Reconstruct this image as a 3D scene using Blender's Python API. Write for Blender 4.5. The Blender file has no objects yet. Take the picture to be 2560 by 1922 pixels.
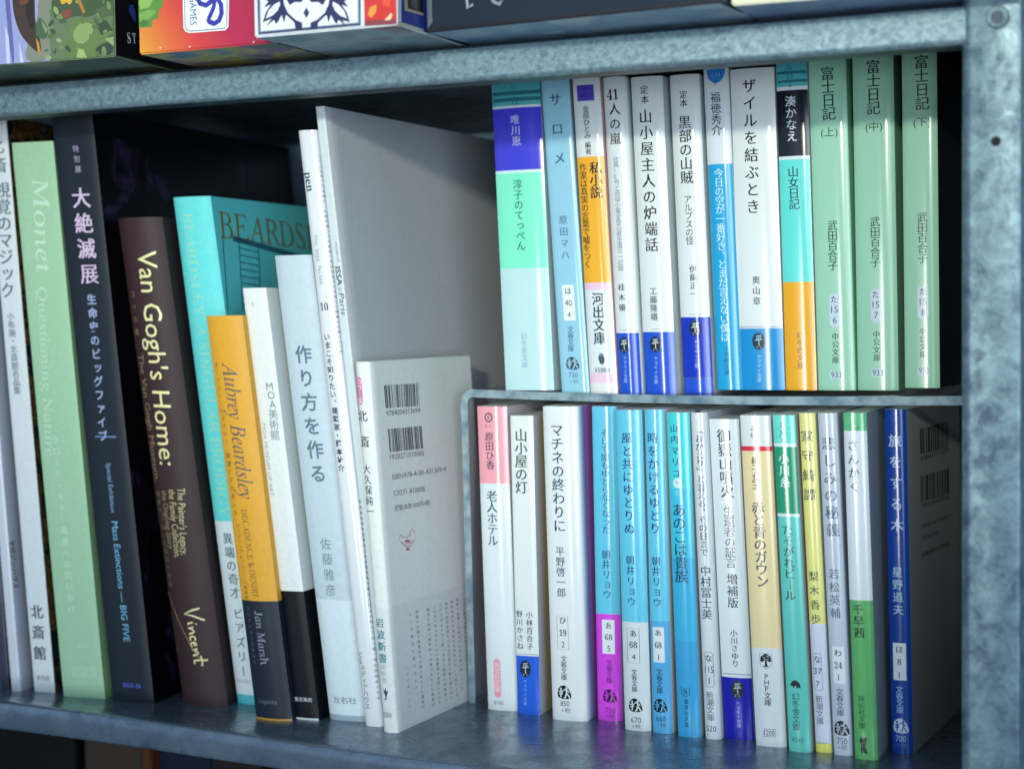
# Close-up of a galvanised steel shelf: paperbacks on and under an acrylic riser, large books leaning
# on the left, board game boxes overhanging the shelf above.  All lengths below are millimetres.
import bpy, bmesh, math, random, json
from mathutils import Vector, Matrix
from mathutils.geometry import tessellate_polygon
random.seed(7)
MM = 0.001
scene = bpy.context.scene
COL = scene.collection
R = math.radians

# ---------------------------------------------------------------- camera, light, exposure
cam_d = bpy.data.cameras.new('camera'); cam = bpy.data.objects.new('camera', cam_d); COL.objects.link(cam)
cam_d.sensor_width = 36.0; cam_d.lens = 61.18; cam_d.clip_start = 0.02; cam_d.clip_end = 60
cam.matrix_world = Matrix([[0.915053, -0.002422, 0.403327, 0.106798], [0.403064, 0.04208, -0.914204, -0.681734], [-0.014757, 0.999111, 0.039482, 0.19345], [0.0, 0.0, 0.0, 1.0]])
cam_d.dof.use_dof = True; cam_d.dof.focus_distance = 0.795; cam_d.dof.aperture_fstop = 7.0; cam_d.dof.aperture_blades = 7
scene.camera = cam

world = bpy.data.worlds.new('World'); scene.world = world; world.use_nodes = True
nt = world.node_tree; bg = nt.nodes['Background']
tc = nt.nodes.new('ShaderNodeTexCoord'); sx = nt.nodes.new('ShaderNodeSeparateXYZ'); rp = nt.nodes.new('ShaderNodeValToRGB'); mp = nt.nodes.new('ShaderNodeMapRange')
nt.links.new(tc.outputs['Generated'], sx.inputs[0]); nt.links.new(sx.outputs['Z'], mp.inputs['Value'])
mp.inputs['From Min'].default_value = -1; mp.inputs['From Max'].default_value = 1
nt.links.new(mp.outputs[0], rp.inputs[0]); nt.links.new(rp.outputs[0], bg.inputs['Color'])
e = rp.color_ramp.elements; e[0].position = 0.30; e[0].color = (0.12, 0.17, 0.24, 1); e[1].position = 0.62; e[1].color = (0.50, 0.68, 0.90, 1)
WORLD_STRENGTH = 0.72
bg.inputs['Strength'].default_value = WORLD_STRENGTH

def aim(o, target):
    o.rotation_euler = (Vector(target) - o.location).to_track_quat('-Z', 'Y').to_euler()
TGT = Vector((-0.23, 0.09, 0.33))
def lamp_pos(az, el, dist, t=TGT):
    return t + dist * Vector((math.sin(R(az)) * math.cos(R(el)), -math.cos(R(az)) * math.cos(R(el)), math.sin(R(el))))
key_d = bpy.data.lights.new('key_lamp', 'SPOT'); key = bpy.data.objects.new('key_lamp', key_d); COL.objects.link(key)
key.location = lamp_pos(13.5, 8.3, 2.5); aim(key, TGT)
key_d.energy = 152; key_d.color = (0.98, 0.97, 0.80); key_d.shadow_soft_size = 0.06; key_d.spot_size = R(17.5); key_d.spot_blend = 0.85
def panel(name, az, el, dist, w, h, energy, color, t, spread=180, aim_at=None):
    d = bpy.data.lights.new(name, 'AREA'); o = bpy.data.objects.new(name, d); COL.objects.link(o)
    d.shape = 'RECTANGLE'; d.size = w; d.size_y = h; d.energy = energy; d.color = color
    o.location = lamp_pos(az, el, dist, Vector(t)); aim(o, t if aim_at is None else aim_at); d.spread = R(spread); return o
panel('strip_lamp', -9, -2.5, 2.2, 0.04, 0.42, 10, (1.0, 1.0, 0.94), (-0.17, 0.09, 0.14))
panel('thin_strip_lamp', 17, -0.5, 2.2, 0.02, 0.40, 0.9, (1.0, 1.0, 0.95), (-0.17, 0.09, 0.20))
panel('added_fill', 33, 1.0, 2.2, 1.0, 0.8, 2.4, (0.70, 0.82, 0.92), (-0.2, 0.09, 0.22), 46, (-0.30, 0.09, 0.34))  # added soft fill from the right, brightens spines and right-facing covers

vs = scene.view_settings
vs.view_transform = 'Standard'; vs.look = 'None'; vs.exposure = 0.0; vs.gamma = 1.0; vs.use_curve_mapping = False
scene.render.engine = 'CYCLES'

# ---------------------------------------------------------------- helpers
def lin(c, k=1.0):
    o = []
    for v in c[:3]:
        v = v / 255.0
        o.append((v / 12.92 if v <= 0.04045 else ((v + 0.055) / 1.055) ** 2.4) * k)
    return (*o, 1.0)
_M = {}
def new_mat(name):
    m = bpy.data.materials.new(name); m.use_nodes = True
    return m, m.node_tree, m.node_tree.nodes['Principled BSDF']
ALB = 0.86
def paper(c, rough=0.3, bump=0.05, var=0.05):
    spec = .5 if rough < .3 else .22
    k = ('p', tuple(c), rough, bump, var)
    if k in _M: return _M[k]
    m, t, b = new_mat('printed_paper'); N = t.nodes; Lk = t.links
    tc = N.new('ShaderNodeTexCoord'); n1 = N.new('ShaderNodeTexNoise'); n1.inputs['Scale'].default_value = 55 if rough < .3 else 420; n1.inputs['Detail'].default_value = 5; var = var if rough < .3 else .10
    Lk.new(tc.outputs['Object'], n1.inputs['Vector'])
    mx = N.new('ShaderNodeMix'); mx.data_type = 'RGBA'
    base = lin(c, ALB)
    mx.inputs[6].default_value = tuple(v * (1 - var) for v in base[:3]) + (1,); mx.inputs[7].default_value = tuple(min(1, v * (1 + var)) for v in base[:3]) + (1,)
    Lk.new(n1.outputs['Fac'], mx.inputs[0]); Lk.new(mx.outputs[2], b.inputs['Base Color'])
    n2 = N.new('ShaderNodeTexNoise'); n2.inputs['Scale'].default_value = 900; n2.inputs['Detail'].default_value = 3
    n3 = N.new('ShaderNodeTexNoise'); n3.inputs['Scale'].default_value = 90; n3.inputs['Detail'].default_value = 2
    Lk.new(tc.outputs['Object'], n2.inputs['Vector']); Lk.new(tc.outputs['Object'], n3.inputs['Vector'])
    ad = N.new('ShaderNodeMath'); ad.operation = 'MULTIPLY_ADD'; ad.inputs[1].default_value = 4.0
    Lk.new(n3.outputs['Fac'], ad.inputs[0]); Lk.new(n2.outputs['Fac'], ad.inputs[2])
    bp = N.new('ShaderNodeBump'); bp.inputs['Strength'].default_value = bump; bp.inputs['Distance'].default_value = 0.00010
    Lk.new(ad.outputs[0], bp.inputs['Height']); Lk.new(bp.outputs[0], b.inputs['Normal'])
    b.inputs['Roughness'].default_value = rough; b.inputs['Specular IOR Level'].default_value = spec
    _M[k] = m; return m
def ink(c, rough=0.3, metal=0.0):
    k = ('i', tuple(c), rough, metal)
    if k in _M: return _M[k]
    m, t, b = new_mat('printed_ink'); b.inputs['Base Color'].default_value = lin(c, ALB); b.inputs['Roughness'].default_value = rough; b.inputs['Metallic'].default_value = metal
    N = t.nodes; n1 = N.new('ShaderNodeTexNoise'); n1.inputs['Scale'].default_value = 700; tc = N.new('ShaderNodeTexCoord'); t.links.new(tc.outputs['Object'], n1.inputs['Vector'])
    mr = N.new('ShaderNodeMapRange'); mr.inputs['To Min'].default_value = rough * 0.8; mr.inputs['To Max'].default_value = rough * 1.2
    t.links.new(n1.outputs['Fac'], mr.inputs['Value']); t.links.new(mr.outputs[0], b.inputs['Roughness'])
    _M[k] = m; return m
def pages_mat():
    if 'pages' in _M: return _M['pages']
    m, t, b = new_mat('page_edges'); N = t.nodes; tc = N.new('ShaderNodeTexCoord'); mpn = N.new('ShaderNodeMapping'); n = N.new('ShaderNodeTexNoise')
    mpn.inputs['Scale'].default_value = (6000, 30, 30); n.inputs['Scale'].default_value = 1.0; n.inputs['Detail'].default_value = 3
    t.links.new(tc.outputs['Object'], mpn.inputs[0]); t.links.new(mpn.outputs[0], n.inputs['Vector'])
    r = N.new('ShaderNodeValToRGB'); r.color_ramp.elements[0].position = .35; r.color_ramp.elements[0].color = (.46, .45, .41, 1); r.color_ramp.elements[1].position = .65; r.color_ramp.elements[1].color = (.78, .77, .71, 1)
    t.links.new(n.outputs['Fac'], r.inputs[0]); t.links.new(r.outputs[0], b.inputs['Base Color']); b.inputs['Roughness'].default_value = .85
    _M['pages'] = m; return m
def galvanised(name, lo, hi, scale, metal=0.55, rough=(0.32, 0.55), stretch=(1, 1, 1), bump=0.08):
    if name in _M: return _M[name]
    m, t, b = new_mat(name); N = t.nodes; Lk = t.links; tc = N.new('ShaderNodeTexCoord'); mpn = N.new('ShaderNodeMapping'); mpn.inputs['Scale'].default_value = stretch
    Lk.new(tc.outputs['Object'], mpn.inputs[0])
    v = N.new('ShaderNodeTexVoronoi'); v.inputs['Scale'].default_value = scale * 1.5; n = N.new('ShaderNodeTexNoise'); n.inputs['Scale'].default_value = scale; n.inputs['Detail'].default_value = 6; n.inputs['Roughness'].default_value = .62; n.inputs['Distortion'].default_value = .6
    n2 = N.new('ShaderNodeTexNoise'); n2.inputs['Scale'].default_value = scale * 7; n2.inputs['Detail'].default_value = 3
    for q in (v, n, n2): Lk.new(mpn.outputs[0], q.inputs['Vector'])
    vs_ = N.new('ShaderNodeSeparateColor'); Lk.new(v.outputs['Color'], vs_.inputs[0])
    a = N.new('ShaderNodeMath'); a.operation = 'MULTIPLY_ADD'; a.inputs[1].default_value = .16; Lk.new(vs_.outputs[0], a.inputs[0]); Lk.new(n.outputs['Fac'], a.inputs[2])
    a2 = N.new('ShaderNodeMath'); a2.operation = 'MULTIPLY_ADD'; a2.inputs[1].default_value = .34; Lk.new(n2.outputs['Fac'], a2.inputs[0]); Lk.new(a.outputs[0], a2.inputs[2])
    r = N.new('ShaderNodeValToRGB'); r.color_ramp.elements[0].position = .52; r.color_ramp.elements[0].color = lin(lo); r.color_ramp.elements[1].position = .95; r.color_ramp.elements[1].color = lin(hi)
    Lk.new(a2.outputs[0], r.inputs[0]); Lk.new(r.outputs[0], b.inputs['Base Color'])
    mr = N.new('ShaderNodeMapRange'); mr.inputs['From Min'].default_value = .4; mr.inputs['From Max'].default_value = .9; mr.inputs['To Min'].default_value = rough[1]; mr.inputs['To Max'].default_value = rough[0]
    Lk.new(a2.outputs[0], mr.inputs['Value']); Lk.new(mr.outputs[0], b.inputs['Roughness'])
    bp = N.new('ShaderNodeBump'); bp.inputs['Strength'].default_value = bump; bp.inputs['Distance'].default_value = .001; Lk.new(a2.outputs[0], bp.inputs['Height']); Lk.new(bp.outputs[0], b.inputs['Normal'])
    b.inputs['Metallic'].default_value = metal
    _M[name] = m; return m
def art_mat(kind):
    """printed cover pictures, in the cover's own coordinates"""
    k = ('art', kind)
    if k in _M: return _M[k]
    m, t, b = new_mat('cover_picture'); N = t.nodes; Lk = t.links; tc = N.new('ShaderNodeTexCoord'); n = N.new('ShaderNodeTexNoise'); r = N.new('ShaderNodeValToRGB')
    Lk.new(tc.outputs['Object'], n.inputs['Vector']); Lk.new(n.outputs['Fac'], r.inputs[0])
    E = r.color_ramp.elements
    def ramp(stops):
        E[0].position, E[0].color = stops[0][0], lin(stops[0][1], ALB); E[1].position, E[1].color = stops[-1][0], lin(stops[-1][1], ALB)
        for p_, c_ in stops[1:-1]:
            q = E.new(p_); q.color = lin(c_, ALB)
    b.inputs['Roughness'].default_value = .25
    if kind == 'gold':
        n.inputs['Scale'].default_value = 60; n.inputs['Detail'].default_value = 4; n.inputs['Distortion'].default_value = 1.5
        ramp([(.30, (14, 40, 36)), (.44, (20, 24, 44)), (.5, (110, 86, 36)), (.55, (84, 28, 26)), (.62, (120, 100, 52)), (.72, (16, 44, 42))])
    elif kind == 'dark':
        n.inputs['Scale'].default_value = 120; n.inputs['Detail'].default_value = 5
        ramp([(.38, (14, 16, 26)), (.5, (44, 46, 66)), (.6, (120, 96, 110)), (.68, (30, 34, 60))])
    elif kind == 'purple':
        n.inputs['Scale'].default_value = 34; n.inputs['Detail'].default_value = 6; n.inputs['Distortion'].default_value = .8
        ramp([(.40, (7, 7, 11)), (.58, (12, 10, 18)), (.66, (44, 34, 66)), (.74, (20, 18, 30))])
    else:
        sx_ = N.new('ShaderNodeSeparateXYZ'); Lk.new(tc.outputs['Object'], sx_.inputs[0])
        n.inputs['Scale'].default_value = 22; n.inputs['Detail'].default_value = 3
        mr = N.new('ShaderNodeMapRange'); mr.inputs['From Min'].default_value = .001; mr.inputs['From Max'].default_value = .014; Lk.new(sx_.outputs['Y'], mr.inputs['Value'])
        ad = N.new('ShaderNodeMath'); ad.operation = 'MULTIPLY_ADD'; ad.inputs[1].default_value = .45; Lk.new(n.outputs['Fac'], ad.inputs[0]); Lk.new(mr.outputs[0], ad.inputs[2]); Lk.new(ad.outputs[0], r.inputs[0])
        if kind == 'yellow': ramp([(.5, (226, 232, 228)), (.85, (226, 228, 190)), (1.0, (216, 216, 140)), ])
        else: ramp([(.4, (226, 230, 236)), (.66, (176, 190, 226)), (.95, (96, 128, 196)), (1.0, (190, 120, 200))])
    Lk.new(r.outputs[0], b.inputs['Base Color']); _M[k] = m; return m

def link(name, me, parent=None, mats=(), smooth=None):
    o = bpy.data.objects.new(name, me); COL.objects.link(o)
    for m in mats: me.materials.append(m)
    if parent is not None: o.parent = parent
    if smooth is not None:
        me.polygons.foreach_set('use_smooth', [True] * len(me.polygons))
        if smooth < 180: me.set_sharp_from_angle(angle=R(smooth))
    return o
def mesh(name, V, F, parent=None, mats=(), fm=None, smooth=None):
    me = bpy.data.meshes.new(name); me.from_pydata([tuple(c * MM for c in v) for v in V], [], F)
    if fm: me.polygons.foreach_set('material_index', fm)
    me.update()
    return link(name, me, parent, mats, smooth)
def thing(name, label, cat, loc=(0, 0, 0), yaw=0.0, group=None):
    o = bpy.data.objects.new(name, None); COL.objects.link(o); o.empty_display_size = .01
    o.location = Vector(loc) * MM; o.rotation_euler = (0, 0, R(yaw)); o['label'] = label; o['category'] = cat
    if group: o['group'] = group
    return o
def bev_box(name, x0, x1, y0, y1, z0, z1, parent, m, r=0.6, seg=2, fm=None, mats=None):
    bm = bmesh.new(); bmesh.ops.create_cube(bm, size=1)
    for v in bm.verts: v.co = Vector(((x0 if v.co.x < 0 else x1), (y0 if v.co.y < 0 else y1), (z0 if v.co.z < 0 else z1))) * MM
    if fm:
        for f in bm.faces: f.material_index = fm(f.normal)
    if r: bmesh.ops.bevel(bm, geom=bm.edges[:], offset=r * MM, segments=seg, affect='EDGES', clamp_overlap=True)
    me = bpy.data.meshes.new(name); bm.to_mesh(me); bm.free()
    return link(name, me, parent, mats or [m], 40)

# ---------------------------------------------------------------- lettering
_G = {}
def font_mesh(s, off=0.0):
    k = (s, off)
    if k in _G: return _G[k]
    def make(o_):
        c = bpy.data.curves.new('glyph', 'FONT'); c.body = s; c.size = 1; c.offset = o_; c.resolution_u = 2
        ob = bpy.data.objects.new('glyph', c); me = bpy.data.meshes.new_from_object(ob)
        V = [(v.co.x, v.co.y) for v in me.vertices]; F = [tuple(p.vertices) for p in me.polygons]
        bpy.data.objects.remove(ob); bpy.data.meshes.remove(me); bpy.data.curves.remove(c)
        return V, F
    V, F = make(off)
    if off and V:                       # an offset outline can spike: then fall back to the plain one
        W, _ = make(0)
        for i in (0, 1):
            a, b = [v[i] for v in V], [w[i] for w in W]
            if W and (max(a) > max(b) + abs(off) * 1.6 + .004 or min(a) < min(b) - abs(off) * 1.6 - .004): V, F = make(0); break
    _G[k] = (V, F); return V, F
def bounds(V):
    xs = [v[0] for v in V]; ys = [v[1] for v in V]; return min(xs), max(xs), min(ys), max(ys)
_b = bounds(font_mesh('国')[0]); EMC = ((_b[0] + _b[1]) / 2, (_b[2] + _b[3]) / 2); EMS = (_b[1] - _b[0]) / 0.88
_h = bounds(font_mesh('H')[0]); CAP = _h[3] - _h[2]
STY = {'m': (.0, (-.014, .014)), 'b': (.006, (-.016, .016)), 'g': (0, (0,)), 'gb': (.020, (0,)), 's': (0, (0,)), 'i': (0, (0,)), 'gi': (0, (0,)), 'c': (0, (0,)), 'sr': (0, (0,))}
def restyle(s, st):
    o = ''
    for ch in s:
        c = ord(ch)
        if st == 's' and 'A' <= ch <= 'Z': ch = chr(0x1D400 + c - 65)
        elif st == 's' and 'a' <= ch <= 'z': ch = chr(0x1D41A + c - 97)
        elif st == 's' and '0' <= ch <= '9': ch = chr(0x1D7CE + c - 48)
        elif st in ('i', 'sr') and 'A' <= ch <= 'Z': ch = chr(0x1D434 + c - 65)
        elif st in ('i', 'sr') and 'a' <= ch <= 'z': ch = chr(0x1D44E + c - 97) if ch != 'h' else chr(0x210E)
        elif st == 'c' and 'A' <= ch <= 'Z': ch = chr(0x1D4D0 + c - 65)
        elif st == 'c' and 'a' <= ch <= 'z': ch = chr(0x1D4EA + c - 97)
        o += ch
    return o
class Flat:
    """polygons on a plane: (a, b) in mm, with layer height"""
    def __init__(s): s.V = []; s.F = []; s.L = []; s.M = []
    def add(s, V, F, lay=0.0, mi=0):
        n = len(s.V); s.V += V; s.L += [lay] * len(V); s.F += [tuple(i + n for i in f) for f in F]; s.M += [mi] * len(F)
    def poly(s, P, lay=0.0, mi=0):
        s.add(list(P), [tuple(t_) for t_ in tessellate_polygon([[Vector((a, b, 0)) for a, b in P]])], lay, mi)
    def stroke(s, P, wd, lay=0.0, mi=0, closed=False):
        n = len(P); A = []
        for i in range(n):
            p0 = P[(i - 1) % n] if (closed or i) else P[i]; p1 = P[(i + 1) % n] if (closed or i < n - 1) else P[i]
            d = Vector((p1[0] - p0[0], p1[1] - p0[1])); d = d.normalized() if d.length else Vector((1, 0)); q = Vector((-d.y, d.x)) * wd / 2
            A += [(P[i][0] + q.x, P[i][1] + q.y), (P[i][0] - q.x, P[i][1] - q.y)]
        m = n if closed else n - 1
        s.add(A, [(2 * i, 2 * i + 1, 2 * ((i + 1) % n) + 1, 2 * ((i + 1) % n)) for i in range(m)], lay, mi)
    def disc(s, cx, cy, rx, ry, lay=0.0, mi=0, n=28, a0=0, a1=360):
        s.poly([(cx + rx * math.cos(R(a0 + (a1 - a0) * i / n)), cy + ry * math.sin(R(a0 + (a1 - a0) * i / n))) for i in range(n if a1 - a0 == 360 else n + 1)], lay, mi)
def rrect(x0, y0, x1, y1, r, n=6):
    P = []
    for cx, cy, a in ((x1 - r, y1 - r, 0), (x0 + r, y1 - r, 90), (x0 + r, y0 + r, 180), (x1 - r, y0 + r, 270)):
        P += [(cx + r * math.cos(R(a + 90 * i / n)), cy + r * math.sin(R(a + 90 * i / n))) for i in range(n + 1)]
    return P
ROT = set('ー—-()（）「」…〜')
SHIFT = {'、': (.55, .55), '。': (.55, .55)}; SMALL = set('ッっャュョァィゥェォゃゅょ')
def put_vertical(fl, s, a0, b0, a1, b1, size, st, lay=0.0, mi=0, mx=1.0):
    off, cps = STY[st]; n = len(s)
    if n > 2: size = min(size, 1.03 * math.hypot(a1 - a0, b1 - b0) / (n - 1))
    for i, ch in enumerate(s):
        if ch in ' 　': continue
        t = i / (n - 1) if n > 1 else 0
        ca, cb = a0 + (a1 - a0) * t, b0 + (b1 - b0) * t
        V, F = font_mesh(restyle(ch, st), off); k = size / EMS
        dx, dy = SHIFT.get(ch, (.07, .07) if ch in SMALL else (0, 0))
        for j, c in enumerate(cps):
            Q = []
            for x, y in V:
                x, y = x - EMC[0] + c + dx * EMS, y - EMC[1] + dy * EMS
                if ch in ROT: x, y = y, -x
                Q.append((ca + x * k * mx, cb + y * k))
            fl.add(Q, F, lay + .02 * j, mi)
def put_line(fl, s, p0, p1, height, st, lay=0.0, mi=0, fit=True):
    """one line of lettering from p0 to p1 (left to right along that direction), cap height given"""
    off, cps = STY[st]; V, F = font_mesh(restyle(s, st), off)
    if not V: return
    if st == 'sr': V = [(x - .23 * y, y) for x, y in V]
    x0, x1, y0, y1 = bounds(V); d = Vector((p1[0] - p0[0], p1[1] - p0[1])); Ln = d.length; d.normalize(); q = Vector((-d.y, d.x)); ky = height / CAP; kx = Ln / max(1e-6, x1 - x0); ym = CAP / 2; p0 = Vector(p0)
    if len(s) < 3 and kx > ky * 1.05: kx = ky * 1.05; p0 = p0 + d * (Ln - kx * (x1 - x0)) / 2
    cj = any(ord(c) > 0x2E80 and ord(c) < 0xFFFF for c in s)
    if cj: ym = EMC[1]; ky = height / EMS
    for j, c in enumerate(cps):
        Q = []
        for x, y in V:
            a = (x - x0 + c) * kx + ((y - ym) * ky * .2 if st == 'gi' else 0); b = (y - ym) * ky; Q.append((p0[0] + d.x * a + q.x * b, p0[1] + d.y * a + q.y * b))
        fl.add(Q, F, lay + .02 * j, mi)
def emblem(fl, typ, cx, cy, w, h):
    X = lambda x: cx + x * w; Y = lambda y: cy + y * h
    P = lambda pts: [(X(a), Y(b)) for a, b in pts]
    if typ == 'duo':       # a dark boulder with two pale figures
        fl.poly(P([(-.5, -.1), (-.47, -.34), (-.3, -.46), (0, -.5), (.34, -.47), (.5, -.36), (.47, -.1), (.36, .16), (.22, .4), (0, .5), (-.24, .44), (-.42, .26)]), 0, 0)
        fl.disc(X(-.24), Y(.24), .07 * w, .08 * h, .02, 1); fl.disc(X(.17), Y(.3), .08 * w, .09 * h, .02, 1)
        for a in ([(-.24, .18), (-.22, -.12), (-.26, -.38)], [(-.40, .05), (-.23, .02), (-.08, .1)], [(-.38, -.14), (-.23, -.12), (-.10, -.05)], [(.17, .24), (.16, -.05), (.05, -.4), (-.04, -.4)], [(.16, -.05), (.30, -.24), (.38, -.42)], [(-.04, .2), (.16, .14), (.34, .0)]): fl.stroke(P(a), .085 * w, .02, 1)
    elif typ == 'badge':
        fl.disc(cx, cy, w / 2, h / 2, 0, 0)
        for a in ([(-.2, .28), (.24, .33)], [(-.3, .05), (.3, .1)], [(0, .3), (.02, -.28)], [(-.16, .2), (-.1, .1)], [(.18, .24), (.1, .12)]): fl.stroke(P(a), .07 * w, .02, 1)
        for a in ([(-.2, -.3), (-.16, -.36)], [(-.12, -.3), (-.16, -.36), (-.17, -.4)], [(.12, -.3), (.12, -.4), (.2, -.4)]): fl.stroke(P(a), .03 * w, .02, 1)
    elif typ == 'owl':
        fl.poly(P([(-.45, .05), (-.3, .3), (0, .45), (.3, .3), (.5, 0), (.4, -.3), (.15, -.5), (0, -.38), (-.1, -.5), (-.3, -.3)]), 0, 0); fl.disc(X(-.05), Y(.3), .12 * w, .08 * h, .02, 1)
    elif typ == 'half': fl.disc(cx, cy + h * .3, w / 2, h * .75, 0, 0, 24, 180, 360)
    elif typ == 'ring':
        fl.disc(cx, cy, w / 2, h / 2, 0, 0); fl.disc(cx, cy, w * .36, h * .36, .02, 1)
        fl.stroke(P([(-.18, .12), (.2, .14)]), .07 * w, .03, 0); fl.stroke(P([(-.02, .22), (-.04, -.24)]), .07 * w, .03, 0); fl.stroke(P([(-.2, -.08), (.2, -.06)]), .06 * w, .03, 0)
    elif typ == 'disc': fl.disc(cx, cy, w / 2, h / 2, 0, 0)
    elif typ == 'shield':
        fl.stroke(P([(-.46, .5), (-.46, -.2), (0, -.5), (.46, -.2), (.46, .5)]), .07 * w, 0, 0); put_line(fl, 'S', (X(-.2), Y(.06)), (X(.2), Y(.06)), h * .6, 's', .01, 0)
    elif typ == 'tree':
        fl.stroke(P([(-.46, .5), (.46, .5), (.46, -.2), (0, -.5), (-.46, -.2)]), .03 * w, 0, 0, True)
        for x, y, r in ((-.2, .2, .22), (.16, .22, .24), (0, .34, .2), (.28, .08, .14), (-.3, .06, .14)): fl.disc(X(x), Y(y), r * w, r * h * .8, .01 + r * .05, 0)
        fl.poly(P([(-.06, .1), (.06, .1), (.1, -.25), (.2, -.36), (-.2, -.36), (-.1, -.25)]), .03, 0)
        for a in ([(-.25, .28), (-.05, .2)], [(.05, .36), (.25, .26)], [(-.2, .1), (.2, .12)]): fl.stroke(P(a), .035 * w, .05, 1)
    elif typ == 'beast':
        fl.poly(P([(-.5, -.1), (-.35, .3), (0, .5), (.3, .3), (.45, 0), (.5, -.45), (.36, -.4), (.3, -.2), (.2, -.45), (.08, -.42), (.05, -.15), (-.1, -.2), (-.18, -.42), (-.28, -.38), (-.28, -.1), (-.42, -.2)]), 0, 0)
    elif typ == 'scallop':
        for i in range(3): fl.stroke(P([(-.5 + i * .35, .4), (-.42 + i * .35, -.2), (-.28 + i * .35, -.2), (-.2 + i * .35, .4)]), .05 * w, 0, 0)
    elif typ == 'cat':
        fl.poly(P([(-.4, .36), (-.2, .5), (.1, .42), (.4, .5), (.32, .2), (.2, .02), (.36, -.25), (.5, -.42), (.2, -.5), (.05, -.4), (-.2, -.5), (-.3, -.2), (-.22, .1), (-.4, .2)]), 0, 0)
    elif typ == 'bird':
        fl.poly(P([(-.4, .4), (-.1, .15), (.05, .45), (.2, .1), (.5, .3), (.2, -.15), (0, -.4), (-.15, -.05)]), 0, 0); fl.poly(P([(-.3, -.5), (0, -.3), (.1, -.1), (.2, -.4), (0, -.5)]), .01, 1)

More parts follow.
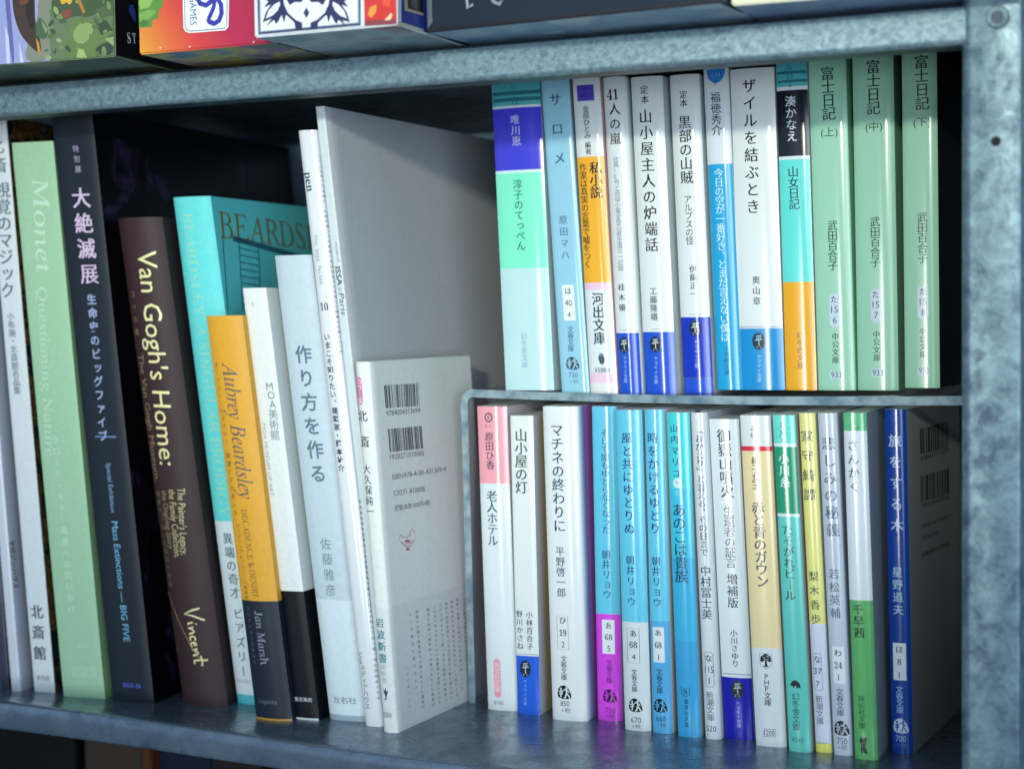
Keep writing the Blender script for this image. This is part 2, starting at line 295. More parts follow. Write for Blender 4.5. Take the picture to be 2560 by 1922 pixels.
def chaikin(P, n=2):
    for _ in range(n):
        Q = []
        for i in range(len(P)):
            a, b = P[i], P[(i + 1) % len(P)]; Q += [(a[0] * .75 + b[0] * .25, a[1] * .75 + b[1] * .25), (a[0] * .25 + b[0] * .75, a[1] * .25 + b[1] * .75)]
        P = Q
    return P
class Book:
    def __init__(s, d, name, label, cat, group, rough=.2, irough=.28):
        s.d = d; s.w, s.h, s.D, s.sh = d['w'], d['h'], d['d'], d['sh']; a, p_ = d['prof']; s.rough = rough; s.irough = irough
        s.root = thing(name, label, cat, d['loc'], d['yaw'], group)
        N = 20; s.us = [s.w / 2 * (1 - math.cos(math.pi * i / N)) for i in range(N + 1)]; s.vs = [a * abs(2 * u / s.w - 1) ** p_ for u in s.us]; s.a = a
        s.build()
        for it in d['items']: s.item(it)
    def pv(s, u):
        us, vs_ = s.us, s.vs
        if u <= us[0]: return vs_[0]
        for i in range(len(us) - 1):
            if u <= us[i + 1]:
                t = (u - us[i]) / max(1e-9, us[i + 1] - us[i]); return vs_[i] + (vs_[i + 1] - vs_[i]) * t
        return vs_[-1]
    def build(s):
        d = s.d; w, h, D, sh = s.w, s.h, s.D, s.sh; hard = d.get('hard'); t = 1.6 if hard else .32
        t = min(t, w * .2)
        out = [(0, D), (0, D * .5), (0, s.a + (D * .5 - s.a) * .1)] + list(zip(s.us, s.vs)) + [(w, s.a + (D * .5 - s.a) * .1), (w, D * .5), (w, D)]
        inn = [(t + (w - 2 * t) * u / w, v + t if 2 < i < len(out) - 3 else v) for i, (u, v) in enumerate(out)]
        zb, cols = d['zones'][:2]; wrap = len(d['zones']) > 2
        zb = sorted(zb); cols = cols[::-1]; zl = [0] + zb + [h]; n = len(out); V = []; F = []; FM = []
        mats = [paper(c, s.rough) for c in cols]; nz = len(mats)
        mats.append(art_mat(d['art']) if d.get('art') else paper(d['side'], s.rough + .05)); mats.append(paper(d['lside'], s.rough) if d.get('lside') else mats[-1]); mats.append(paper((226, 228, 226), .6))
        for z in zl:
            for u, v in out: V.append((u + sh * z, v, z))
        for k in range(len(zl) - 1):
            for i in range(n - 1):
                b0 = k * n + i; F.append((b0, b0 + 1, b0 + n + 1, b0 + n))
                spine = 2 < i < n - 4
                FM.append(k if spine or wrap else (nz if i >= n - 4 else nz + 1))
        o0 = len(V)
        for z in (0, h):
            for u, v in inn: V.append((u + sh * z, v, z))
        for i in range(n - 1):
            F.append((o0 + i + 1, o0 + i, o0 + n + i, o0 + n + i + 1)); FM.append(nz + 2)
            F.append((i + 1, i, o0 + i, o0 + i + 1)); FM.append(nz + 2)
            b0 = (len(zl) - 1) * n + i; F.append((b0, b0 + 1, o0 + n + i + 1, o0 + n + i)); FM.append(nz + 2)
        s.cover = mesh('cover', V, F, s.root, mats, FM, 50)
        ins = 3.0 if hard else .35; zi = 3.0 if hard else .3
        u0, u1, v0, v1 = t + .05, w - t - .05, s.a + t, D - ins
        vm = min(s.vs) + t + .05
        P = [(u0, v1), (u0, v0)] + [(t + .05 + (w - 2 * t - .1) * u / w, v + t + .1) for u, v in list(zip(s.us, s.vs))[1:-1]] + [(u1, v0), (u1, v1)]
        m = len(P); V = [(u + sh * z, v, z) for z in (zi, h - zi) for u, v in P]
        F = [(i, (i + 1) % m, m + (i + 1) % m, m + i) for i in range(m)] + [tuple(range(m))[::-1], tuple(range(m, 2 * m))]
        mesh('pages', V, F, s.root, [pages_mat()], None, 40)
    def on_spine(s, name, fl, mats, eps=.05, parent=None):
        if not fl.F: return
        bm = bmesh.new(); lay = bm.verts.layers.float.new('lay')
        vs_ = [bm.verts.new((a, b, 0)) for a, b in fl.V]
        for v, l in zip(vs_, fl.L): v[lay] = l
        for f, mi in zip(fl.F, fl.M):
            try: q = bm.faces.new([vs_[i] for i in f]); q.material_index = mi
            except ValueError: pass
        lo, hi = min(a for a, b in fl.V), max(a for a, b in fl.V)
        for u in s.us[1:-1]:
            if lo + .02 < u < hi - .02: bmesh.ops.bisect_plane(bm, geom=bm.verts[:] + bm.edges[:] + bm.faces[:], plane_co=(u, 0, 0), plane_no=(1, 0, 0), dist=1e-5)
        for v in bm.verts:
            u, z = v.co.x, v.co.y; v.co = Vector((u + s.sh * z, s.pv(u) - eps - v[lay], z)) * MM
        bm.normal_update()
        for f in bm.faces:
            if f.normal.y > 0: f.normal_flip()
        me = bpy.data.meshes.new(name); bm.to_mesh(me); bm.free(); return link(name, me, parent or s.root, mats)
    def on_cover(s, name, fl, mats, eps=.06):
        if not fl.F: return
        V = [(s.w + s.sh * b + eps + l, a, b) for (a, b), l in zip(fl.V, fl.L)]
        return mesh(name, V, fl.F, s.root, mats, fl.M)
    def item(s, it):
        t, k = it[0], it[1]; fl = Flat(); hs = {'title': .03, 'subtitle': .03, 'author_name': .03}
        if t == 'V':
            st, u0, z0, u1, z1, size, col, sty = it[2:]; put_vertical(fl, st, u0, z0, u1, z1, size, sty); s.on_spine(k, fl, [ink(col, s.irough)], .11)
        elif t == 'R':
            st, u0, z0, u1, z1, size, col, sty = it[2:]
            if sty == 'c':                # a quick handwritten signature
                A_ = Vector((u0, z0)); X_ = Vector((u1 - u0, z1 - z0)); Y_ = Vector((-X_.y, X_.x)).normalized() * size * .95
                for pl in ([(0, .95), (.03, .5), (.09, 0), (.13, .5), (.22, 1.1)], [(.245, .42), (.265, .1), (.29, .12)], [(.27, .62), (.285, .58)], [(.33, .4), (.355, .06), (.37, .3), (.41, .42), (.435, .3), (.45, .06)], [(.57, .36), (.52, .4), (.495, .25), (.51, .08), (.57, .08)], [(.60, .2), (.66, .28), (.65, .4), (.61, .36), (.605, .15), (.64, .04), (.69, .1)], [(.72, .4), (.745, .06), (.76, .3), (.80, .42), (.825, .3), (.84, .06)], [(.93, .85), (.925, .4), (.93, .08), (.99, .06)], [(.85, .5), (.94, .56), (1.03, .48)]):
                    fl.stroke([tuple(A_ + X_ * a + Y_ * (b - .4)) for a, b in pl], .85)
            elif sty == 'line': fl.stroke([(u0, z0), (u0 + (u1 - u0) * .28, z0 + (z1 - z0) * .35), (u0 + (u1 - u0) * .72, z0 + (z1 - z0) * .78), (u1, z1)], .5)
            else: put_line(fl, st, (u0, z0), (u1, z1), size, sty)
            s.on_spine(k, fl, [ink(col, s.irough)], .11)
        elif t == 'H':
            st, u, z, wid, size, col, sty = it[2:]
            if sty == 'r': put_line(fl, st, (u, z + size), (u, z - size), wid * .8, 'g')
            elif sty == 'm' and len(st) > 1: put_line(fl, st, (u - wid / 2, z), (u + wid / 2, z), size, 'm')
            else: put_line(fl, st, (u - wid / 2, z), (u + wid / 2, z), size * (1.0 if sty != 's' else 1.0), sty)
            s.on_spine(k, fl, [ink(col, s.irough)], .13)
        elif t == 'B':
            kind, a0, b0, a1, b1, r, col = it[2:]
            if kind == 'fill': fl.poly([(a0, b0), (a1, b0), (a1, b1), (a0, b1)])
            elif kind == 'round': fl.poly(rrect(a0, b0, a1, b1, r * min(a1 - a0, b1 - b0)))
            elif kind == 'line': fl.stroke([(a0, b0), (a1, b0), (a1, b1), (a0, b1)], .22, 0, 0, True)
            else: fl.stroke(rrect(a0, b0, a1, b1, r * min(a1 - a0, b1 - b0)), .22, 0, 0, True)
            s.on_spine(k, fl, [ink(col, s.irough)], .05)
        elif t == 'E':
            typ, u, z, w_, h_, c1, c2 = it[2:]; emblem(fl, typ, u, z, w_, h_); s.on_spine(k, fl, [ink(c1, s.irough), ink(c2, s.irough)], .08)
        elif t == 'CT':
            st, v0, z0, v1, z1, size, col, sty = it[2:]; put_line(fl, st, (v0, z0), (v1, z1), size, sty); s.on_cover(k, fl, [ink(col, .4)])
        elif t == 'CV':
            st, v0, z0, v1, z1, size, col, sty = it[2:]; put_vertical(fl, st, v0, z0, v1, z1, size, sty, mx=1.9); s.on_cover(k, fl, [ink(col, .4)])
        elif t == 'CB':
            typ, P, col = it[2:]; q = lambda a, b: tuple((P[0][i] * (1 - a) + P[1][i] * a) * (1 - b) + (P[3][i] * (1 - a) + P[2][i] * a) * b for i in (0, 1))
            if typ == 'bar':
                rr = random.Random(int(P[0][0] * 100) + 5); n = 95; x = 0
                while x < n:
                    wd = rr.choice((1, 1, 2, 3)); x1 = min(n, x + wd); fl.poly([q(x / n, 0), q(x1 / n, 0), q(x1 / n, 1), q(x / n, 1)]); x = x1 + rr.choice((1, 1, 2, 3))
            elif typ == 'rungs':
                fl.stroke([q(0, 0), q(0, 1)], 1.0); fl.stroke([q(1, 0), q(1, 1)], 1.0); fl.stroke([q(-.3, -.02), q(4.5, .12)], 3.0); fl.stroke([q(-.8, 0), q(-.8, 1)], 1.0)
                for i in range(1, 10): fl.stroke([q(0, i / 10), q(1, i / 10 + .02)], .6)
            else:
                for a in ([(.1, .3), (.0, .45), (.1, .62), (.35, .72), (.7, .68), (.95, .5), (.98, .3), (.85, .1), (.75, .05), (.68, .2), (.6, .35), (.45, .42), (.2, .4), (.1, .3)], [(.15, .6), (.25, .75), (.5, .82), (.75, .76), (.85, .6)], [(.3, .6), (.5, .52), (.7, .6)], [(.4, .92), (.6, .9)], [(.45, .8), (.45, .92)], [(.6, .8), (.6, .92)], [(.7, .1), (.66, .3), (.72, .36)]): fl.stroke([q(*p_) for p_ in a], .35)
                fl.poly([q(.4, .88), q(.64, .88), q(.62, .98), q(.42, .98)]); fl.poly([q(.34, .58), q(.5, .5), q(.68, .58), q(.66, .64), q(.36, .64)])
            s.on_cover(k, fl, [ink(col, .4)])

# ---------------------------------------------------------------- the steel shelving unit
M_POST = galvanised('galvanised_post', (50, 74, 92), (106, 134, 144), 105, .3, (.36, .5))
M_LIP = galvanised('galvanised_lip', (80, 102, 118), (124, 150, 160), 330, .3, (.36, .5), (1, 1, 1.2))
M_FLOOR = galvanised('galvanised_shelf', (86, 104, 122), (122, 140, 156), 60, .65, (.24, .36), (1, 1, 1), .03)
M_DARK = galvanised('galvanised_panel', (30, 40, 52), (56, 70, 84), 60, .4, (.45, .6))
M_BACK = galvanised('galvanised_back', (110, 140, 166), (140, 170, 190), 60, .1, (.45, .6))
shelving = thing('shelving_unit', 'galvanised steel shelving with mottled grey boards and a drilled corner post', 'shelving')
def ramp3(x, pts):
    if x <= pts[0][0]: return pts[0][1]
    for (a, b), (c, d) in zip(pts, pts[1:]):
        if x <= c:
            t = (x - a) / (c - a); return b + (d - b) * t
    return pts[-1][1]
def front_sag(x): return ramp3(x, [(-760, 8.5), (-475, 5.6), (-398, 3.6), (-356, 1.7), (-313, .2), (-284, -1.1), (-204, -3.0), (-120, -2.6), (60, -1.5)])
def board(name, z_top, m, lip, sag, x0=-760, x1=14, depth=330, m_front=None):
    # a folded steel sheet: flat top, rounded nose, front lip, return fold
    prof = [(depth, 0), (150, 0), (60, 0), (30, 0), (14, 0), (5, 0), (3, -.25), (1.5, -.9), (.6, -1.9), (.25, -3.2), (0, -lip * .34), (.05, -lip * .40), (0, -lip + 2.4), (.3, -lip + 1.2), (1.1, -lip + .35), (2.4, -lip), (15, -lip), (15, -lip + 1.2), (3, -lip + 1.2), (2.2, -lip + 2.6), (2.2, -3.2), (4, -1.6), (30, -1.3), (depth, -1.3)]
    xs = [x0 + (x1 - x0) * i / 48 for i in range(49)]; V = []; F = []; n = len(prof)
    for x in xs:
        for y, z in prof:
            f = max(0, min(1, 1 - y / 34)); f = f * f * (3 - 2 * f) if y > 0 else 1
            V.append((x, y, z_top + z + (front_sag(x) * f if sag else 0)))
    FM = []
    for i in range(len(xs) - 1):
        for j in range(n - 1): F.append((i * n + j, (i + 1) * n + j, (i + 1) * n + j + 1, i * n + j + 1)); FM.append(1 if 8 <= j <= 14 else 0)
    return mesh(name, V, F, shelving, [m, m_front or m], FM, 40)
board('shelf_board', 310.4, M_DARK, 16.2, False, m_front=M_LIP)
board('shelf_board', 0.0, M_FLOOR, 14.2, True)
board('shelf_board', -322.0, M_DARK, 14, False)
# the post: folded angle with a rounded near edge
a_ = [(-1.0, 46), (-3.4, 44), (-3.9, 10), (-3.9, 4.2)] + [(-3.9 + 4.2 * (1 - math.cos(R(t))), 4.2 - 4.2 * math.sin(R(t)) - .9) for t in range(0, 91, 12)] + [(1.2, -.75), (2.6, -.9), (6, -1.0), (17.2, -1.0), (18.2, -.6), (18.5, .3), (18.5, 46)]
V = []; F = []; zs = [-420, -200, 0, 60, 150, 240, 300, 520]; n = len(a_)
for z in zs:
    k = (z - 15) / 289.0
    for x, y in a_: V.append((x - 1.15 + (1.5 * max(-.3, min(1.3, k)) + 0) * 1.0 - (0.9), y, z))
for i in range(len(zs) - 1):
    for j in range(n - 1): F.append((i * n + j, i * n + j + 1, (i + 1) * n + j + 1, (i + 1) * n + j))
post = mesh('post', V, F, shelving, [M_POST], None, 45)
M_HOLE = ink((6, 8, 12), .8)
def disc_mesh(name, cx, cz, y, r, m, parent, depth=.5, r2=None):
    N = 28; V = [(cx + r * math.cos(2 * math.pi * i / N), y, cz + r * math.sin(2 * math.pi * i / N)) for i in range(N)]
    r2 = r if r2 is None else r2
    V += [(cx + r2 * math.cos(2 * math.pi * i / N), y - depth, cz + r2 * math.sin(2 * math.pi * i / N)) for i in range(N)]
    F = [tuple(range(N, 2 * N))] + [(i, (i + 1) % N, N + (i + 1) % N, N + i) for i in range(N)]
    return mesh(name, V, F, parent, [m], None, 35)
disc_mesh('post_hole', 8.4, 256.7, -1.0, 1.9, M_HOLE, post, .08)
bolt = disc_mesh('bolt', 9.3, 303.2, -1.0, 4.4, M_POST, post, 1.2, 3.9); disc_mesh('bolt_recess', 9.3, 303.2, -2.2, 2.5, M_DARK, bolt, .1)
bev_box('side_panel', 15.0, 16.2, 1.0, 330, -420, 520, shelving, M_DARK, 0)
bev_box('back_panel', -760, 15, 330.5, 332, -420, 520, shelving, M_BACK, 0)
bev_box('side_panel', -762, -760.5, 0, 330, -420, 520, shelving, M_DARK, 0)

# ---------------------------------------------------------------- the acrylic riser
def acrylic(name, edge):
    m, t, b = new_mat(name); N = t.nodes; out = N['Material Output']
    tr = N.new('ShaderNodeBsdfTransparent'); tr.inputs['Color'].default_value = (.90, .95, .96, 1)
    gl = N.new('ShaderNodeBsdfGlossy'); gl.inputs['Roughness'].default_value = .04
    lw = N.new('ShaderNodeLayerWeight'); pw = N.new('ShaderNodeMath'); pw.operation = 'POWER'; pw.inputs[1].default_value = 4.0; t.links.new(lw.outputs['Facing'], pw.inputs[0])
    lw.inputs['Blend'].default_value = .5; fr = N.new('ShaderNodeMath'); fr.operation = 'MULTIPLY_ADD'; fr.inputs[1].default_value = .8; fr.inputs[2].default_value = .04; t.links.new(pw.outputs[0], fr.inputs[0])
    mx = N.new('ShaderNodeMixShader'); t.links.new(fr.outputs[0], mx.inputs[0]); t.links.new(tr.outputs[0], mx.inputs[1]); t.links.new(gl.outputs[0], mx.inputs[2])
    last = mx
    if edge:
        b.inputs['Base Color'].default_value = (.30, .42, .48, 1); b.inputs['Roughness'].default_value = .22; b.inputs['Specular IOR Level'].default_value = .8
        tc = N.new('ShaderNodeTexCoord'); mpn = N.new('ShaderNodeMapping'); mpn.inputs['Scale'].default_value = (25, 25, 25); nz = N.new('ShaderNodeTexNoise'); nz.inputs['Detail'].default_value = 3
        t.links.new(tc.outputs['Object'], mpn.inputs[0]); t.links.new(mpn.outputs[0], nz.inputs['Vector'])
        r = N.new('ShaderNodeValToRGB'); r.color_ramp.elements[0].position = .36; r.color_ramp.elements[0].color = (.12, .21, .28, 1); r.color_ramp.elements[1].position = .62; r.color_ramp.elements[1].color = (.32, .43, .48, 1)
        t.links.new(nz.outputs['Fac'], r.inputs[0]); t.links.new(r.outputs[0], b.inputs['Base Color'])
        m2 = N.new('ShaderNodeMixShader'); m2.inputs[0].default_value = .80; t.links.new(mx.outputs[0], m2.inputs[1]); t.links.new(b.outputs[0], m2.inputs[2]); last = m2
    t.links.new(last.outputs[0], out.inputs['Surface']); return m
M_ACF, M_ACE = acrylic('clear_acrylic', False), acrylic('acrylic_edge', True)
def riser():
    root = thing('acrylic_riser', 'clear acrylic riser shelf with bent corner carrying the row of pocket paperbacks', 'riser', (-265, 102, 0))
    th = 3.9; zt = 157.2; W = 266.0; r = 7.0; path = [(0.0, 0.0), (-1.6, 140)]
    for k in range(0, 91, 10): path.append((-1.9 + r - r * math.cos(R(k)), zt - r + r * math.sin(R(k))))
    for i in range(1, 25):
        f = i / 25; path.append((5 + (W - 10) * f, zt - 1.6 * (1 - (2 * f - 1) ** 2)))
    for k in range(90, -1, -10): path.append((W - r + r * math.cos(R(k)), zt - r + r * math.sin(R(k))))
    path.append((W, 0))
    V = []; n = len(path); inn = []
    for i, (x, z) in enumerate(path):
        p0, p1 = path[max(0, i - 1)], path[min(n - 1, i + 1)]; d = Vector((p1[0] - p0[0], p1[1] - p0[1])).normalized(); inn.append((x + d.y * th, z - d.x * th))
    def yf(x): return -.5 - 40.0 * max(0, min(1, x / W))
    for y0 in (0, 1):
        for lst in (path, inn):
            for x, z in lst: V.append((x, yf(x) if y0 == 0 else 102, max(0, z)))
    F = []; FM = []
    A, B, C_, D_ = 0, n, 2 * n, 3 * n
    for i in range(n - 1):
        F += [(A + i, A + i + 1, B + i + 1, B + i), (C_ + i + 1, C_ + i, D_ + i, D_ + i + 1), (A + i + 1, A + i, C_ + i, C_ + i + 1), (B + i, B + i + 1, D_ + i + 1, D_ + i)]; FM += [1, 1, 0, 0]
    F += [(A, B, D_, C_), (A + n - 1, C_ + n - 1, D_ + n - 1, B + n - 1)]; FM += [1, 1]
    mesh('bent_sheet', V, F, root, [M_ACF, M_ACE], FM, 30)
riser()

